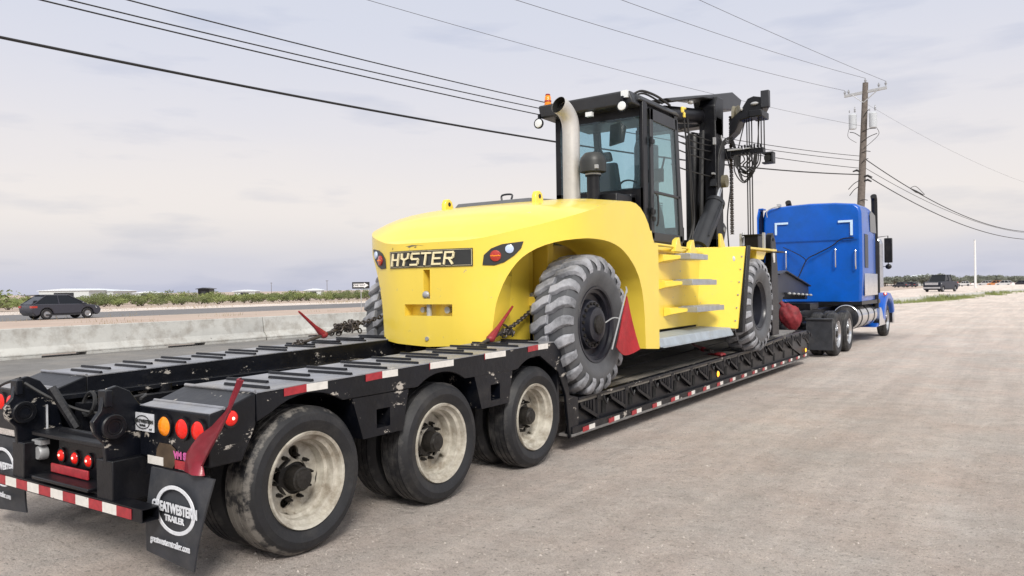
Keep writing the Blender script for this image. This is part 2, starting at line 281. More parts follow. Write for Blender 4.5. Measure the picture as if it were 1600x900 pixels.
    def build(s, name, mats, parent=None, bevel=0, sharp=35, origin=None, merge=0, fixn=True, seg=2, label=None):
        bm = s.bm
        if merge: bmesh.ops.remove_doubles(bm, verts=bm.verts, dist=merge)
        if fixn: bmesh.ops.recalc_face_normals(bm, faces=bm.faces)
        for f in bm.faces: f.smooth = True
        for e in bm.edges:
            if len(e.link_faces) == 2 and e.calc_face_angle(0) > R(sharp): e.smooth = False
        if origin is None:
            xs = [v.co for v in bm.verts]; origin = Vector([(min(c[i] for c in xs)+max(c[i] for c in xs))/2 for i in range(3)])
            if parent is None: origin.z = min(c.z for c in xs)
        origin = Vector(origin)
        bmesh.ops.translate(bm, verts=bm.verts, vec=-origin)
        me = bpy.data.meshes.new(name); bm.to_mesh(me); bm.free()
        for m_ in (mats if isinstance(mats, (list, tuple)) else [mats]): me.materials.append(M[m_])
        o = bpy.data.objects.new(name, me); COL.objects.link(o); WP[o.name] = origin
        o.location = origin-wp(parent)
        if parent: o.parent = parent
        if bevel:
            b = o.modifiers.new('edge', 'BEVEL'); b.width = bevel; b.segments = seg; b.limit_method = 'ANGLE'; b.angle_limit = R(32)
        if label: o['label'] = label
        return o
def empty(name, loc, parent=None):
    o = bpy.data.objects.new(name, None); COL.objects.link(o); o.empty_display_size = .2; WP[o.name] = Vector(loc); o.location = Vector(loc)-wp(parent)
    if parent: o.parent = parent
    return o
def tag(o, label, cat, group=None): 
    o['label'] = label; o['category'] = cat
    if group: o['group'] = group
    return o
def struct(o, kind='structure'): o['kind'] = kind; return o
def copy_tree(o, parent=None):
    c = o.copy(); COL.objects.link(c); c.parent = parent; WP[c.name] = WP.get(o.name, Vector())
    for ch in list(o.children): copy_tree(ch, c)
    return c
def spline(pts, n=8):
    P = [Vector(p) for p in pts]; out = []
    for i in range(len(P)-1):
        p0 = P[max(i-1, 0)]; p1 = P[i]; p2 = P[i+1]; p3 = P[min(i+2, len(P)-1)]
        for k in range(n):
            t = k/n; out.append(.5*((2*p1)+(p2-p0)*t+(2*p0-5*p1+4*p2-p3)*t*t+(3*p1-p0-3*p2+p3)*t**3))
    out.append(P[-1]); return out
def lerp(a, b, t): return a+(b-a)*t
def interp(x, T):
    if x <= T[0][0]: return T[0][1]
    for (a, va), (b, vb) in zip(T, T[1:]):
        if x <= b: return va if b == a else lerp(va, vb, (x-a)/(b-a))
    return T[-1][1]

# ------------------------------------------------------------ setting
g = MB(); g.face([(-3000, -400, 0), (1500, -400, 0), (1500, 3800, 0), (-3000, 3800, 0)]); struct(g.build('ground', 'ground', fixn=False, origin=(0, 0, 0)))
g = MB(); g.face([(-54.5, -200, .004), (-22.6, -200, .004), (-22.6, 900, .004), (-54.5, 900, .004)]); struct(g.build('median_soil', 'soil', fixn=False, origin=(-40, 0, 0)))
g = MB(); g.face([(-22.6, -120, .006), (-16.2, -120, .006), (-15.2, 60, .006), (-22.6, 60, .006)]); struct(g.build('frontage_road', 'asphalt', fixn=False, origin=(-19, 0, 0)))
g = MB(); g.face([(-71, -200, .008), (-54.3, -200, .008), (-54.3, 1200, .008), (-71, 1200, .008)]); struct(g.build('highway', 'highway', fixn=False, origin=(-60, 0, 0)))
g = MB()
for x in (-55.3, -70.2): g.face([(x-.08, -200, .012), (x+.08, -200, .012), (x+.08, 1200, .012), (x-.08, 1200, .012)])
for k in range(60): y = -40+k*12; g.face([(-62.7, y, .012), (-62.5, y, .012), (-62.5, y+3, .012), (-62.7, y+3, .012)])
struct(g.build('road_marking', 'roadline', fixn=False))
g = MB(); g.face([(-3000, -400, .005), (-84, -400, .005), (-84, 3000, .005), (-3000, 3000, .005)]); struct(g.build('scrubland_soil', 'soil', fixn=False, origin=(-200, 0, 0)))
# raised roadway on the right, where the pickup drives
g = MB()
prof = [(-2.0, 0), (3, .40), (16, .42), (19, 0)]
path = [(-21, 66), (-17, 90), (-13, 125), (-10, 190), (-6, 330), (0, 620)]
ring = []
for (px, py) in path: ring.append([(px+3.0+a*1.0-9.5, py+1.0-a*.05, z+.004) for a, z in prof])
vs = [p for r_ in ring for p in r_]; fs = [(i*4+j, i*4+j+1, i*4+j+5, i*4+j+4) for i in range(len(path)-1) for j in range(3)]
g.poly(vs, fs); struct(g.build('embankment_road', 'ground', fixn=True, origin=(0, 0, 0)))

# jersey barrier segments
def barrier(y0, y1, x, label, slots=True):
    m = MB(); pr = [(.30, .085), (.30, .13), (.15, .30), (.085, .81), (-.085, .81), (-.15, .30), (-.30, .13), (-.30, .085)]
    m.prism([(x+a, z) for a, z in pr], y0, y1, 'y')
    n = 6; Lg = y1-y0; t = y0
    cuts = [(.20, .33), (.60, .74)]
    segs = [(0, .20), (.33, .60), (.74, 1)]
    for a, b in segs: m.box(x-.295, x+.295, y0+.01+a*(Lg-.02), y0+.01+b*(Lg-.02), 0, .084)
    o = m.build('jersey_barrier', 'concrete', None, bevel=.012)
    tag(o, label, 'barrier', 'concrete barrier segments along the frontage road'); return o
barrier(8.25, 17.4, -22.15, 'long pale concrete barrier segment ending at the vertical joint left of the black chain')
barrier(17.44, 26.6, -22.15, 'pale concrete barrier segment right of the joint, running behind the forklift left tyre')
barrier(-.95, 8.2, -22.15, 'stained concrete barrier segment cut by the left edge of the photo')
pts = [(-12.2, 60), (-9.9, 65.2), (-8.2, 71), (-6.8, 79), (-5.5, 91), (-3.4, 112), (-.9, 134), (2, 158)]
def kerbwall(a, b, label):
    m = MB(); d = (Vector(b)-Vector(a)).normalized(); nrm = Vector((-d.y, d.x))
    def q(p, s_, z): v = Vector(p)+nrm*s_; return (v.x, v.y, z)
    m.poly([q(a, -.25, 0), q(a, -.12, .42), q(a, .12, .42), q(a, .25, 0), q(b, -.25, 0), q(b, -.12, .42), q(b, .12, .42), q(b, .25, 0)], [(0, 1, 2, 3), (7, 6, 5, 4), (0, 4, 5, 1), (1, 5, 6, 2), (2, 6, 7, 3), (3, 7, 4, 0)])
    tag(m.build('low_concrete_barrier', 'concrete', None, bevel=.01), label, 'barrier', 'low concrete kerb wall in front of the pickup')
nm = ['hidden behind the truck wheel', 'just right of the blue truck front wheel', 'below and left of the dark pickup', 'under the dark pickup', 'right of the dark pickup with grass at its foot', 'beneath the white pole', 'at the right edge of the photo']
for i in range(1, len(pts)-1): kerbwall(pts[i], pts[i+1], 'low pale concrete kerb wall '+nm[i])

# ------------------------------------------------------------ vegetation
def leaf_clump(m, c, rx, rz, n, size, rnd):
    for _ in range(n):
        while True:
            p = Vector((rnd.uniform(-1, 1), rnd.uniform(-1, 1), rnd.uniform(-1, 1)))
            if .25 < p.length < 1: break
        p = Vector((c[0]+p.x*rx, c[1]+p.y*rx, c[2]+p.z*rz))
        if p.z < .03: p.z = .03+rnd.random()*.1
        a = Vector((rnd.gauss(0, 1), rnd.gauss(0, 1), rnd.gauss(0, .7))).normalized(); b = a.orthogonal().normalized(); b = (b*math.cos(rnd.random()*6)+a.cross(b)*math.sin(rnd.random()*6)).normalized(); s_ = size*rnd.uniform(.6, 1.5)
        m.face([p-a*s_, p+b*s_*.45, p+a*s_, p-b*s_*.45])
def shrub_proto(seed, w, h, mt, n=520, sz=.11, name='desert_shrub'):
    rnd = random.Random(seed); root = empty(name, (0, 0, 0)); root['_p'] = 1
    m = MB(); k = rnd.randint(5, 8)
    cl = [(rnd.uniform(-.65, .65)*w, rnd.uniform(-.65, .65)*w, h*rnd.uniform(.35, .68)) for _ in range(k)]
    for c in cl: leaf_clump(m, c, w*rnd.uniform(.35, .6), h*rnd.uniform(.25, .38), n//k, sz, rnd)
    o = m.build('foliage', mt, root, origin=(0, 0, 0), fixn=False)
    s_ = MB()
    for c in cl: s_.tube([(c[0]*.1, c[1]*.1, 0), (c[0]*.5, c[1]*.5, c[2]*.5), c], [.05, .035, .015], 5)
    s_.build('stem', 'bark', root, origin=(0, 0, 0)); return root
def place(proto, x, y, s_, rz, label, cat, group, first):
    o = proto if first else copy_tree(proto)
    o.location = (x, y, 0); o.scale = (s_, s_, s_*random.uniform(.85, 1.1)); o.rotation_euler.z = rz; tag(o, label, cat, group)
    if '_p' in o: del o['_p']
    return o
protos = [shrub_proto(1, 1.7, 1.7, 'leafA'), shrub_proto(2, 1.5, 1.5, 'leafB'), shrub_proto(3, 2.0, 1.6, 'leafA'), shrub_proto(4, 1.3, 1.9, 'leafB')]
used = [False]*4
rnd = random.Random(11); cnt = 0
for k in range(190):
    row = k % 5; x = -93-row*7-rnd.uniform(0, 6); frac = rnd.random()
    y0 = -x*.40; y1 = -x*1.12; y = lerp(y0, y1, ((k//5)+frac)/38)
    i = rnd.randrange(4)
    place(protos[i], x, y, rnd.uniform(.8, 1.15)*(.35+.78*rnd.random()**.6), rnd.random()*6, 'green desert bush in the scrub band beyond the highway', 'bush', 'desert bushes beyond the highway', not used[i]); used[i] = True
big = copy_tree(protos[0]); big.location = (-86, 35.2, 0); big.scale = (2.1, 2.1, 1.5); tag(big, 'larger rounded green bush at the left edge of the photo behind the grey car', 'bush', 'desert bushes beyond the highway')
big = copy_tree(protos[2]); big.location = (-88, 32.0, 0); big.scale = (1.6, 1.6, 1.25); big.rotation_euler.z = 2; tag(big, 'green bush cut by the left edge of the photo', 'bush', 'desert bushes beyond the highway')
# far trees on the right
def tree_proto(seed, w, h, mt):
    rnd = random.Random(seed); root = empty('mesquite_tree', (0, 0, 0)); m = MB(); cl = []
    for _ in range(9): cl.append((rnd.uniform(-.7, .7)*w, rnd.uniform(-.7, .7)*w, h*rnd.uniform(.45, .85)))
    for c in cl: leaf_clump(m, c, w*.45, h*.2, 90, .28, rnd)
    m.build('crown', mt, root, origin=(0, 0, 0), fixn=False); t_ = MB(); t_.tube([(0, 0, 0), (.1, 0, h*.3), (0, .1, h*.55)], [.22, .16, .09], 7)
    for c in cl: t_.tube([(0.05, 0, h*.3), (c[0]*.6, c[1]*.6, c[2]*.8), c], [.09, .06, .03], 5)
    t_.build('trunk', 'bark', root, origin=(0, 0, 0)); return root
tp = [tree_proto(21, 3.2, 3.9, 'leafC'), tree_proto(22, 4.0, 3.5, 'leafC')]; us = [False, False]
for k in range(56):
    d = rnd.uniform(300, 380); px = 1375+k*4.4+rnd.uniform(-4, 4); u = (px-800)/1200
    x = d*(-.5548+.832*u); y = d*(.832+.5548*u); i = k % 2
    place(tp[i], x, y, rnd.uniform(.75, 1.25), rnd.random()*6, 'hazy grey green tree in the far tree line behind the pickup', 'tree', 'far tree line on the right', not us[i]); us[i] = True
# grass tufts at the kerb wall and dry weeds
def lerp_(t, i):
    q = t*(len(pts)-2); k = min(int(q), len(pts)-2); return pts[k][i]+(pts[k+1][i]-pts[k][i])*(q-k)+(.55 if i == 0 else -.3)
def grass(name, spots, mt, label=None):
    m = MB(); rn = random.Random(5)
    for (x, y, w, h, n) in spots:
        for _ in range(n):
            px = x+rn.gauss(0, w); py = y+rn.gauss(0, w*1.6); a = rn.random()*6.28; hh = h*rn.uniform(.4, 1.1); dx, dy = math.cos(a)*hh*.45, math.sin(a)*hh*.45; t = .008+h*.02
            m.face([(px-t, py, 0), (px+t, py+t, 0), (px+dx*.5+t*.5, py+dy*.5, hh*.6), (px+dx, py+dy, hh)])
    o = m.build(name, mt, None, fixn=False); o['kind'] = 'stuff'; return o
grass('green_grass', [(-6.6, 76, .55, .55, 260), (-6.0, 81, .5, .6, 300), (-5.0, 88, .5, .45, 220), (-3.2, 106, .6, .6, 260), (-2.2, 117, .5, .5, 180), (-8.6, 67.5, .35, .35, 90), (-4.4, 96, .5, .35, 120)]+[(lerp_(t, 0), lerp_(t, 1), .35, .34, 60) for t in [k/40 for k in range(41)]], 'leafA')
grass('dry_grass', [(-14.7, 9.2, .5, .30, 50), (-15.3, 10.8, .8, .2, 50)]+[(rnd.uniform(-53, -26), rnd.uniform(8, 60), .6, .25, 22) for _ in range(30)]+[(-55+rnd.uniform(-1, 1), rnd.uniform(10, 90), 1.5, .3, 30) for _ in range(10)]+[(rnd.uniform(-84, -72), rnd.uniform(30, 100), 1.4, .35, 40) for _ in range(26)], 'straw')
m = MB(); rn = random.Random(9)
for _ in range(11000):
    d = 2.2+18*rn.random()**1.6; u = rn.uniform(-.45, .72); x = d*(-.5548+.832*u); y = d*(.832+.5548*u); s_ = rn.uniform(.003, .0075)*(1.9 if rn.random() < .03 else 1)
    a = [(x+s_*math.cos(q+rn.random()*.5), y+s_*.8*math.sin(q+rn.random()*.5)) for q in (0, 1.6, 3.1, 4.7)]
    m.poly([(p[0], p[1], 0) for p in a]+[(x, y, s_*.9)], [(0, 1, 4), (1, 2, 4), (2, 3, 4), (3, 0, 4)])
struct(m.build('gravel', 'stone', None), 'stuff')

# ------------------------------------------------------------ far background things
def ray_pt(px, d):
    u = (px-800)/1200; return (d*(-.5548+.832*u), d*(.832+.5548*u))
def shed(px, d, w, dp, hw, hr, label, roofm='hangar', wallm='hangarwall', rot=0):
    x, y = ray_pt(px, d); root = empty('white_hangar' if w > 10 else 'white_shed', (0, 0, 0))
    m = MB(); m.box(-w/2, w/2, -dp/2, dp/2, 0, hw); m.build('wall', wallm, root)
    m = MB(); m.prism([(-w/2-.6, hw), (w/2+.6, hw), (w/2+.6, hw+.15), (0, hr), (-w/2-.6, hw+.15)], -dp/2-.5, dp/2+.5, 'y'); m.build('roof', roofm, root)
    m = MB(); m.box(-w*.2, w*.2, -dp/2-.06, -dp/2-.01, 0, hw*.75); m.build('door', 'darkgrey', root)
    root.location = (x, y, 0); root.rotation_euler.z = R(33.7)+rot; tag(root, label, 'building'); return root
shed(128, 320, 20, 26, 3.0, 3.9, 'wide white roofed hangar above the roof of the grey car')
shed(178, 330, 9.5, 20, 2.6, 3.2, 'smaller pale hangar right of the wide white roofed one')
shed(386, 260, 7, 5, 1.7, 2.3, 'small low white shed among the bushes, right of centre of the scrub band')
shed(232, 300, 9, 5, 1.6, 2.3, 'small low white shed among the bushes, left part of the scrub band')
shed(322, 240, 3.5, 4, 2.6, 3.1, 'dark narrow hut rising out of the bushes', 'darkgrey', 'blackclean')
shed(492, 300, 6, 5, 1.7, 2.5, 'small low white shed nearest the one way sign')
shed(1442, 330, 12, 10, 3.4, 4.8, 'pale building far behind the dark pickup')
# tall white light pole
x, y = ray_pt(1524, 142); root = empty('tall_light_pole', (x, y, 0)); m = MB(); m.tube([(x, y, .3), (x, y, 9.3)], [.20, .16], 12); m.build('pole', 'carwhite', root); m = MB(); m.box(x-.35, x+.35, y-.35, y+.35, 0, .35); m.build('base', 'concrete', root); m = MB(); m.cyl((x, y, 9.25), (x, y, 9.42), .2, .14, 12); m.build('pole_cap', 'galv', root)
tag(root, 'tall slim white pole standing right of the dark pickup', 'pole')
for px, h_, d in ((424, 6.5, 420), (511, 6.8, 380)):
    x, y = ray_pt(px, d); root = empty('distant_utility_pole', (x, y, 0)); m = MB(); m.tube([(x, y, 0), (x, y, h_)], [.14, .10], 6); m.build('pole', 'woodpole', root); m = MB(); m.box(x-.9, x+.9, y-.06, y+.06, h_-.5, h_-.35); m.build('crossarm', 'woodpole', root)
    tag(root, 'thin distant utility pole on the horizon '+('left, above the middle of the scrub' if px < 450 else 'right, nearer the one way sign'), 'pole', 'distant utility poles')

# one way sign
def oneway():
    x, y = ray_pt(564, 60); root = empty('one_way_sign', (x, y, 0)); a = R(33.7); u = Vector((math.cos(a), math.sin(a), 0)); n = Vector((-u.y, u.x, 0)); v = Vector((0, 0, 1)); c = Vector((x, y, 2.05))
    def bx(m, a0, a1, b0, b1, n0, n1):
        m.hexa([c+u*p+v*q+n*r_ for p, q, r_ in ((a0, b0, n0), (a1, b0, n0), (a1, b0, n1), (a0, b0, n1))], [c+u*p+v*q+n*r_ for p, q, r_ in ((a0, b1, n0), (a1, b1, n0), (a1, b1, n1), (a0, b1, n1))])
    m = MB(); m.tube([(x, y, 0), (x, y, 2.28)], .03, 6); m.build('post', 'galv', root)
    m = MB(); bx(m, -.68, .68, -.26, .26, -.05, -.035); p = m.build('sign_plate', 'signface', root)
    m = MB(); o = c-n*.053
    arr = [(-.58, -.13), (.25, -.13), (.25, -.21), (.60, 0), (.25, .21), (.25, .13), (-.58, .13)]
    m.poly([o+u*a_+v*b_ for a_, b_ in arr]+[o+u*a_+v*b_-n*.004 for a_, b_ in arr], [tuple(range(7)), tuple(range(13, 6, -1))]+[(i, (i+1) % 7, (i+1) % 7+7, i+7) for i in range(7)]); m.build('arrow', 'signwhite', p)
    m = MB(); m.text('ONE WAY', .20, o-n*.008-u*.12, u, v, .002, .004); m.build('lettering', 'signface', p)
    tag(root, 'black one way sign with white right arrow on a thin post left of the forklift', 'sign')
oneway()

# cars
def car(loc, rz, Lg, Wd, H, paint, label, kind='suv', cat='car', group=None, name='car'):
    root = empty(name, (0, 0, 0)); h = Lg/2; w = Wd/2; r = .36 if kind != 'sedan' else .32; gz = .24
    fx, bx_ = h-.92, -h+.95     # front/rear axle, car drives to +X
    def arch(cx): return [(cx+math.cos(R(a))*(r+.07), r+math.sin(R(a))*(r+.07)) for a in (0, 25, 50, 75, 105, 130, 155, 180)]
    belt = H*.60; hood = H*.58
    if kind == 'pickup': top = [(h-.02, .45), (h, H*.5), (h-.1, hood), (h-1.35, hood+.05), (-h+.1, hood+.04), (-h, H*.5), (-h+.02, .5)]
    elif kind == 'suv': top = [(h-.04, .42), (h, .62), (h-.12, hood-.14), (h-.5, hood-.04), (h-1.15, hood+.05), (-h+.25, belt+.04), (-h+.05, belt-.05), (-h, .75), (-h+.06, .45)]
    else: top = [(h-.04, .35), (h, .52), (h-.15, hood-.1), (h-1.2, hood+.02), (-h+.3, belt+.02), (-h, belt-.05), (-h+.02, .4)]
    pl = [(-h+.3, gz)]+arch(bx_)[::-1]+arch(fx)[::-1]+[(h-.25, gz)]+top
    m = MB(); n = len(pl)
    def ins(p, y): 
        k = 1-.06*max(0, (p[1]-belt*.7)/belt); return y*k
    sec = [(-w, 1), (w, 1)]
    v = [(p[0], ins(p, -w), p[1]) for p in pl]+[(p[0], ins(p, w), p[1]) for p in pl]
    m.poly(v, [tuple(range(n)), tuple(range(2*n-1, n-1, -1))]+[(i, (i+1) % n, (i+1) % n+n, i+n) for i in range(n)])
    body = m.build('body', paint, root, bevel=.05, origin=(0, 0, .6))
    if kind == 'pickup': g0, g1, r0, r1 = h-1.5, -h+1.75, h-2.15, -h+1.95
    elif kind == 'suv': g0, g1, r0, r1 = h-.95, -h+.10, h-2.15, -h+1.0
    else: g0, g1, r0, r1 = h-1.3, -h+.7, h-2.0, -h+1.3
    wi, wt = w*.93, w*.74
    m = MB(); m.hexa([(g1, -wi, belt), (g0, -wi, belt-.02), (g0, wi, belt-.02), (g1, wi, belt)], [(r1, -wt, H-.03), (r0, -wt, H-.05), (r0, wt, H-.05), (r1, wt, H-.03)])
    m.build('window', 'carglass', root, bevel=.03)
    m = MB(); m.hexa([(r1-.12, -wt-.03, H-.05), (r0+.1, -wt-.03, H-.07), (r0+.1, wt+.03, H-.07), (r1-.12, wt+.03, H-.05)], [(r1-.05, -wt+.05, H), (r0, -wt+.05, H-.02), (r0, wt-.05, H-.02), (r1-.05, wt-.05, H)])
    for s_ in (-1, 1):
        for (a, b_) in ((g0, r0), (g1, r1), ((g0+g1)/2-.1, (r0+r1)/2)): m.tube([(a, s_*(wi+.004), belt), (b_, s_*(wt+.015), H-.05)], .04, 5)
    m.build('roof', paint, root)
    for x_ in (fx, bx_):
        for s_ in (-1, 1):
            m = MB(); m.lathe([(-.1, r*.6), (-.1, r-.03), (-.07, r), (.07, r), (.1, r-.03), (.1, r*.6)], (x_, s_*(w-.12), r), 'y', 24); wh = m.build('wheel', 'rubber', root)
            m = MB(); m.lathe([(s_*.09, r*.6), (s_*.06, r*.5), (s_*.07, .06), (s_*.08, .001)], (x_, s_*(w-.12), r), 'y', 20)
            m.build('rim', 'alloy', wh)
    for s_ in (-1, 1):
        m = MB(); m.hexa([(h-.2, s_*(w-.45), hood-.30), (h+.005, s_*(w-.45), hood-.30), (h-.12, s_*(w-.02), hood-.28), (h-.35, s_*(w+.005), hood-.26)], [(h-.25, s_*(w-.45), hood-.17), (h-.06, s_*(w-.45), hood-.17), (h-.2, s_*(w-.03), hood-.13), (h-.4, s_*(w-.01), hood-.12)]); m.build('headlight', 'lampface', root)
        m = MB(); m.box(-h-.005, -h+.35, s_*(w-.3), s_*(w-.005), belt-.22, belt-.08); m.build('tail_light', 'redlens', root)
        m = MB(); m.ell((g0-.35, s_*(w+.1), belt+.08), .07, .11, .07, 8, 6); m.build('side_mirror', paint, root)
        m = MB(); m.box(-h+.9, h-1.2, s_*(w-.02), s_*(w+.012), gz+.02, gz+.12); m.build('sill', 'darkgrey', root)
    if kind == 'pickup':
        m = MB(); m.box(h-.05, h+.06, -w+.25, w-.25, H*.40, H*.54); m.build('grille', 'chrome', root)
        m = MB(); m.box(h-.02, h+.14, -w+.03, w-.03, .42, .62); m.build('bumper', 'chrome', root)
    elif kind == 'suv':
        m = MB(); m.hexa([(-h+.02, -wt, H-.09), (-h+.6, -wt, H-.05), (-h+.6, wt, H-.05), (-h+.02, wt, H-.09)], [(-h+.02, -wt, H-.05), (-h+.6, -wt, H), (-h+.6, wt, H), (-h+.02, wt, H-.05)]); m.build('roof_spoiler', paint, root)
        m = MB(); m.box(h-.06, h+.012, -w+.35, w-.35, .5, .72); m.build('grille', 'darkgrey', root)
    root.location = loc; root.rotation_euler.z = rz; tag(root, label, cat, group); return root
car((-55.2, 26.75, 0.01), R(90), 4.55, 1.85, 1.68, 'suv', 'dark slate grey hatchback car driving right on the highway at the left edge', name='grey_car')
x, y = ray_pt(1470, 97); car((x, y, .42), R(-106), 5.7, 2.05, 2.15, 'navy', 'dark navy pickup with chrome grille coming towards the camera behind the kerb wall', 'pickup', 'pickup truck', name='pickup_truck')
for px, d, col, lab, rz, k in ((1508, 250, 'carwhite', 'white pickup far away just left of the white pole', 150, 'pickup'), (1541, 262, 'carwhite', 'white car far away just right of the white pole', 140, 'sedan'), (1557, 240, 'carorange', 'tiny orange car far right in front of the tree line', 150, 'sedan'), (1570, 235, 'carwhite', 'white car far away right of the tiny orange car', 150, 'sedan'), (1597, 240, 'suv', 'grey car far away cut by the right edge of the photo', 150, 'sedan'), (1408, 240, 'suv', 'dark car far away right beside the truck mirror', 150, 'sedan'), (1421, 250, 'suv', 'dark car far away second to the right of the truck mirror', 150, 'suv')):
    x, y = ray_pt(px, d); car((x, y, .0), R(rz), 5.0, 1.9, 1.75, col, lab, k, 'car', 'distant vehicles on the right', name='distant_car')
#@@PART2

# ============================================================ TRAILER
XC = -5.15; XR = -3.85; XL = -6.45
T = empty('lowboy_trailer', (XC, 9.0, 0)); tag(T, 'long black lowboy trailer with three axles carrying the yellow forklift', 'trailer')
def zd(y): return 1.09+.02*(y-2.75)
AX = (3.39, 4.76, 6.16); WR = .475
# wheels
def road_wheel(r, w, dish, rimmat, tyremat, parent, c, out, inner=True, holes=2, rim_r=.315, name='wheel'):
    """local +X is outboard; returns wheel part (rim) with tyre and hub as sub-parts"""
    m = MB(); R0 = rim_r
    m.lathe([(w/2-.02, R0), (w/2-.005, R0-.004), (w/2-.012, R0-.022), (w/2-.05, R0-.03), (w/2-.06, R0-.055), (w/2-dish*.62, R0-.06), (w/2-dish*.66, R0-.078), (w/2-dish, R0-.085)], seg=56)
    rd = R0-.085; xd = w/2-dish
    # disc with hand holes: radial grid with rounded openings
    rh = .043; rc = rd*.70; rin = .105; NS = 100; NR = 12
    def P(a, r_): 
        k = (r_-rin)/(rd-rin); return (xd-.012*math.sin(k*math.pi)+.05*(1-k)**3, r_*math.cos(a), r_*math.sin(a))
    if holes:
        # each sector: ring between hole circle and sector boundary
        for h in range(holes):
            a0 = 2*math.pi*h/holes; hc = (rc*math.cos(a0), rc*math.sin(a0)); K = 40; prev = None; half = math.pi/holes
            first = None
            for k in range(K+1):
                th = 2*math.pi*k/K; hx, hy = hc[0]+rh*math.cos(th), hc[1]+rh*math.sin(th)
                # march from hole along th to sector boundary
                lo, hi = 0, .5
                def inside(t_):
                    x_, y_ = hc[0]+(rh+t_)*math.cos(th), hc[1]+(rh+t_)*math.sin(th); rr = math.hypot(x_, y_); aa = (math.atan2(y_, x_)-a0+math.pi) % (2*math.pi)-math.pi
                    return rin < rr < rd and abs(aa) < half
                for _ in range(22):
                    md = (lo+hi)/2
                    if inside(md): lo = md
                    else: hi = md
                x_, y_ = hc[0]+(rh+lo)*math.cos(th), hc[1]+(rh+lo)*math.sin(th); rr = math.hypot(x_, y_); aa = math.atan2(y_, x_)
                pa = P(math.atan2(hy, hx), math.hypot(hx, hy)); pb = P(aa, rr); pd = (pa[0]-.02, pa[1], pa[2])
                cur = (pa, pb, pd)
                if prev:
                    m.face([prev[0], prev[1], pb, pa]); m.face([prev[2], prev[0], pa, pd])
                prev = cur
    else: m.lathe([(xd, rd), (xd+.03, rin)], seg=40)
    m.lathe([(-w/2+.02, R0), (-w/2+.03, R0-.05), (xd-.01, R0-.088)], seg=40)
    rim = m.build(name, rimmat, parent, origin=(0, 0, 0), merge=.0004, sharp=40)
    m = MB(); sh = w/2-.018
    pr = [(w/2-.03, R0-.012), (w/2-.012, R0+.012), (w/2+.008, R0+(r-R0)*.45), (w/2, r-.045), (sh-.01, r-.016), (sh-.03, r-.003)]
    gx = [-.075, -.025, .025, .075]; tread = []
    x_ = sh-.03
    for q in gx[::-1]: tread += [(q*w/.27+.006, r), (q*w/.27+.004, r-.011), (q*w/.27-.004, r-.011), (q*w/.27-.006, r)]
    full = pr+tread+[(-a, b) for a, b in pr[::-1]]
    m.lathe(full, seg=72); t_ = m.build('tyre', tyremat, rim, origin=(0, 0, 0), sharp=28)
    if inner:
        m = MB(); m.lathe([(xd+.0, .125), (xd+.03, .12), (xd+.035, .085), (xd+.12, .078), (xd+.125, .066), (xd+.14, .06), (xd+.145, .001)], seg=28)
        for k in range(10):
            a = 2*math.pi*k/10; cy, cz = .145*math.cos(a), .145*math.sin(a); m.cyl((xd-.0, cy, cz), (xd+.04, cy, cz), .015, .013, 6)
            m.cyl((xd+.04, cy, cz), (xd+.058, cy, cz), .007, .008, 6)
        hb = m.build('hub', 'hub', rim, origin=(0, 0, 0))
    for o in [rim]:
        o.location = Vector(c)-wp(parent); WP[o.name] = Vector(c)
        o.rotation_euler.x = random.random()*6
        if out < 0: o.rotation_euler.z = math.pi
    return rim
def place_wheel(src, parent, c, out):
    o = copy_tree(src, parent); o.location = Vector(c)-wp(parent); o.rotation_euler = (random.random()*6, 0, math.pi if out < 0 else 0)
    return o
w0 = road_wheel(WR, .27, .19, 'rim', 'scuffed', T, (XR-.135, AX[0], WR), 1)
w1 = road_wheel(WR, .27, .19, 'rim', 'rubber', T, (XR-.135, AX[1], WR), 1); w0.rotation_euler.x = 1.35; w1.rotation_euler.x = 2.45
w0['label'] = 'rear outer wheel with pale scuffed tyre shoulder'
o = place_wheel(w1, T, (XR-.135, AX[2], WR), 1); o.rotation_euler.x = 2.2
wi = road_wheel(WR, .27, .16, 'rim', 'rubber', T, (XR-.455, AX[0], WR), 1, inner=False, holes=0, name='inner_wheel')
for ay in AX[1:]: place_wheel(wi, T, (XR-.455, ay, WR), 1)
for ay in AX:
    place_wheel(w1, T, (XL+.135, ay, WR), -1); place_wheel(wi, T, (XL+.455, ay, WR), -1)
for ay in AX:
    m = MB(); m.cyl((XL+.4, ay, WR), (XR-.4, ay, WR), .075, seg=14); m.box(XC-.75, XC-.6, ay-.35, ay+.2, WR+.05, WR+.2); m.box(XC+.6, XC+.75, ay-.35, ay+.2, WR+.05, WR+.2); m.cyl((XC-.55, ay+.15, WR+.05), (XC-.55, ay+.15, .98), .06); m.cyl((XC+.55, ay+.15, WR+.05), (XC+.55, ay+.15, .98), .06); m.build('axle', 'blackclean', T)
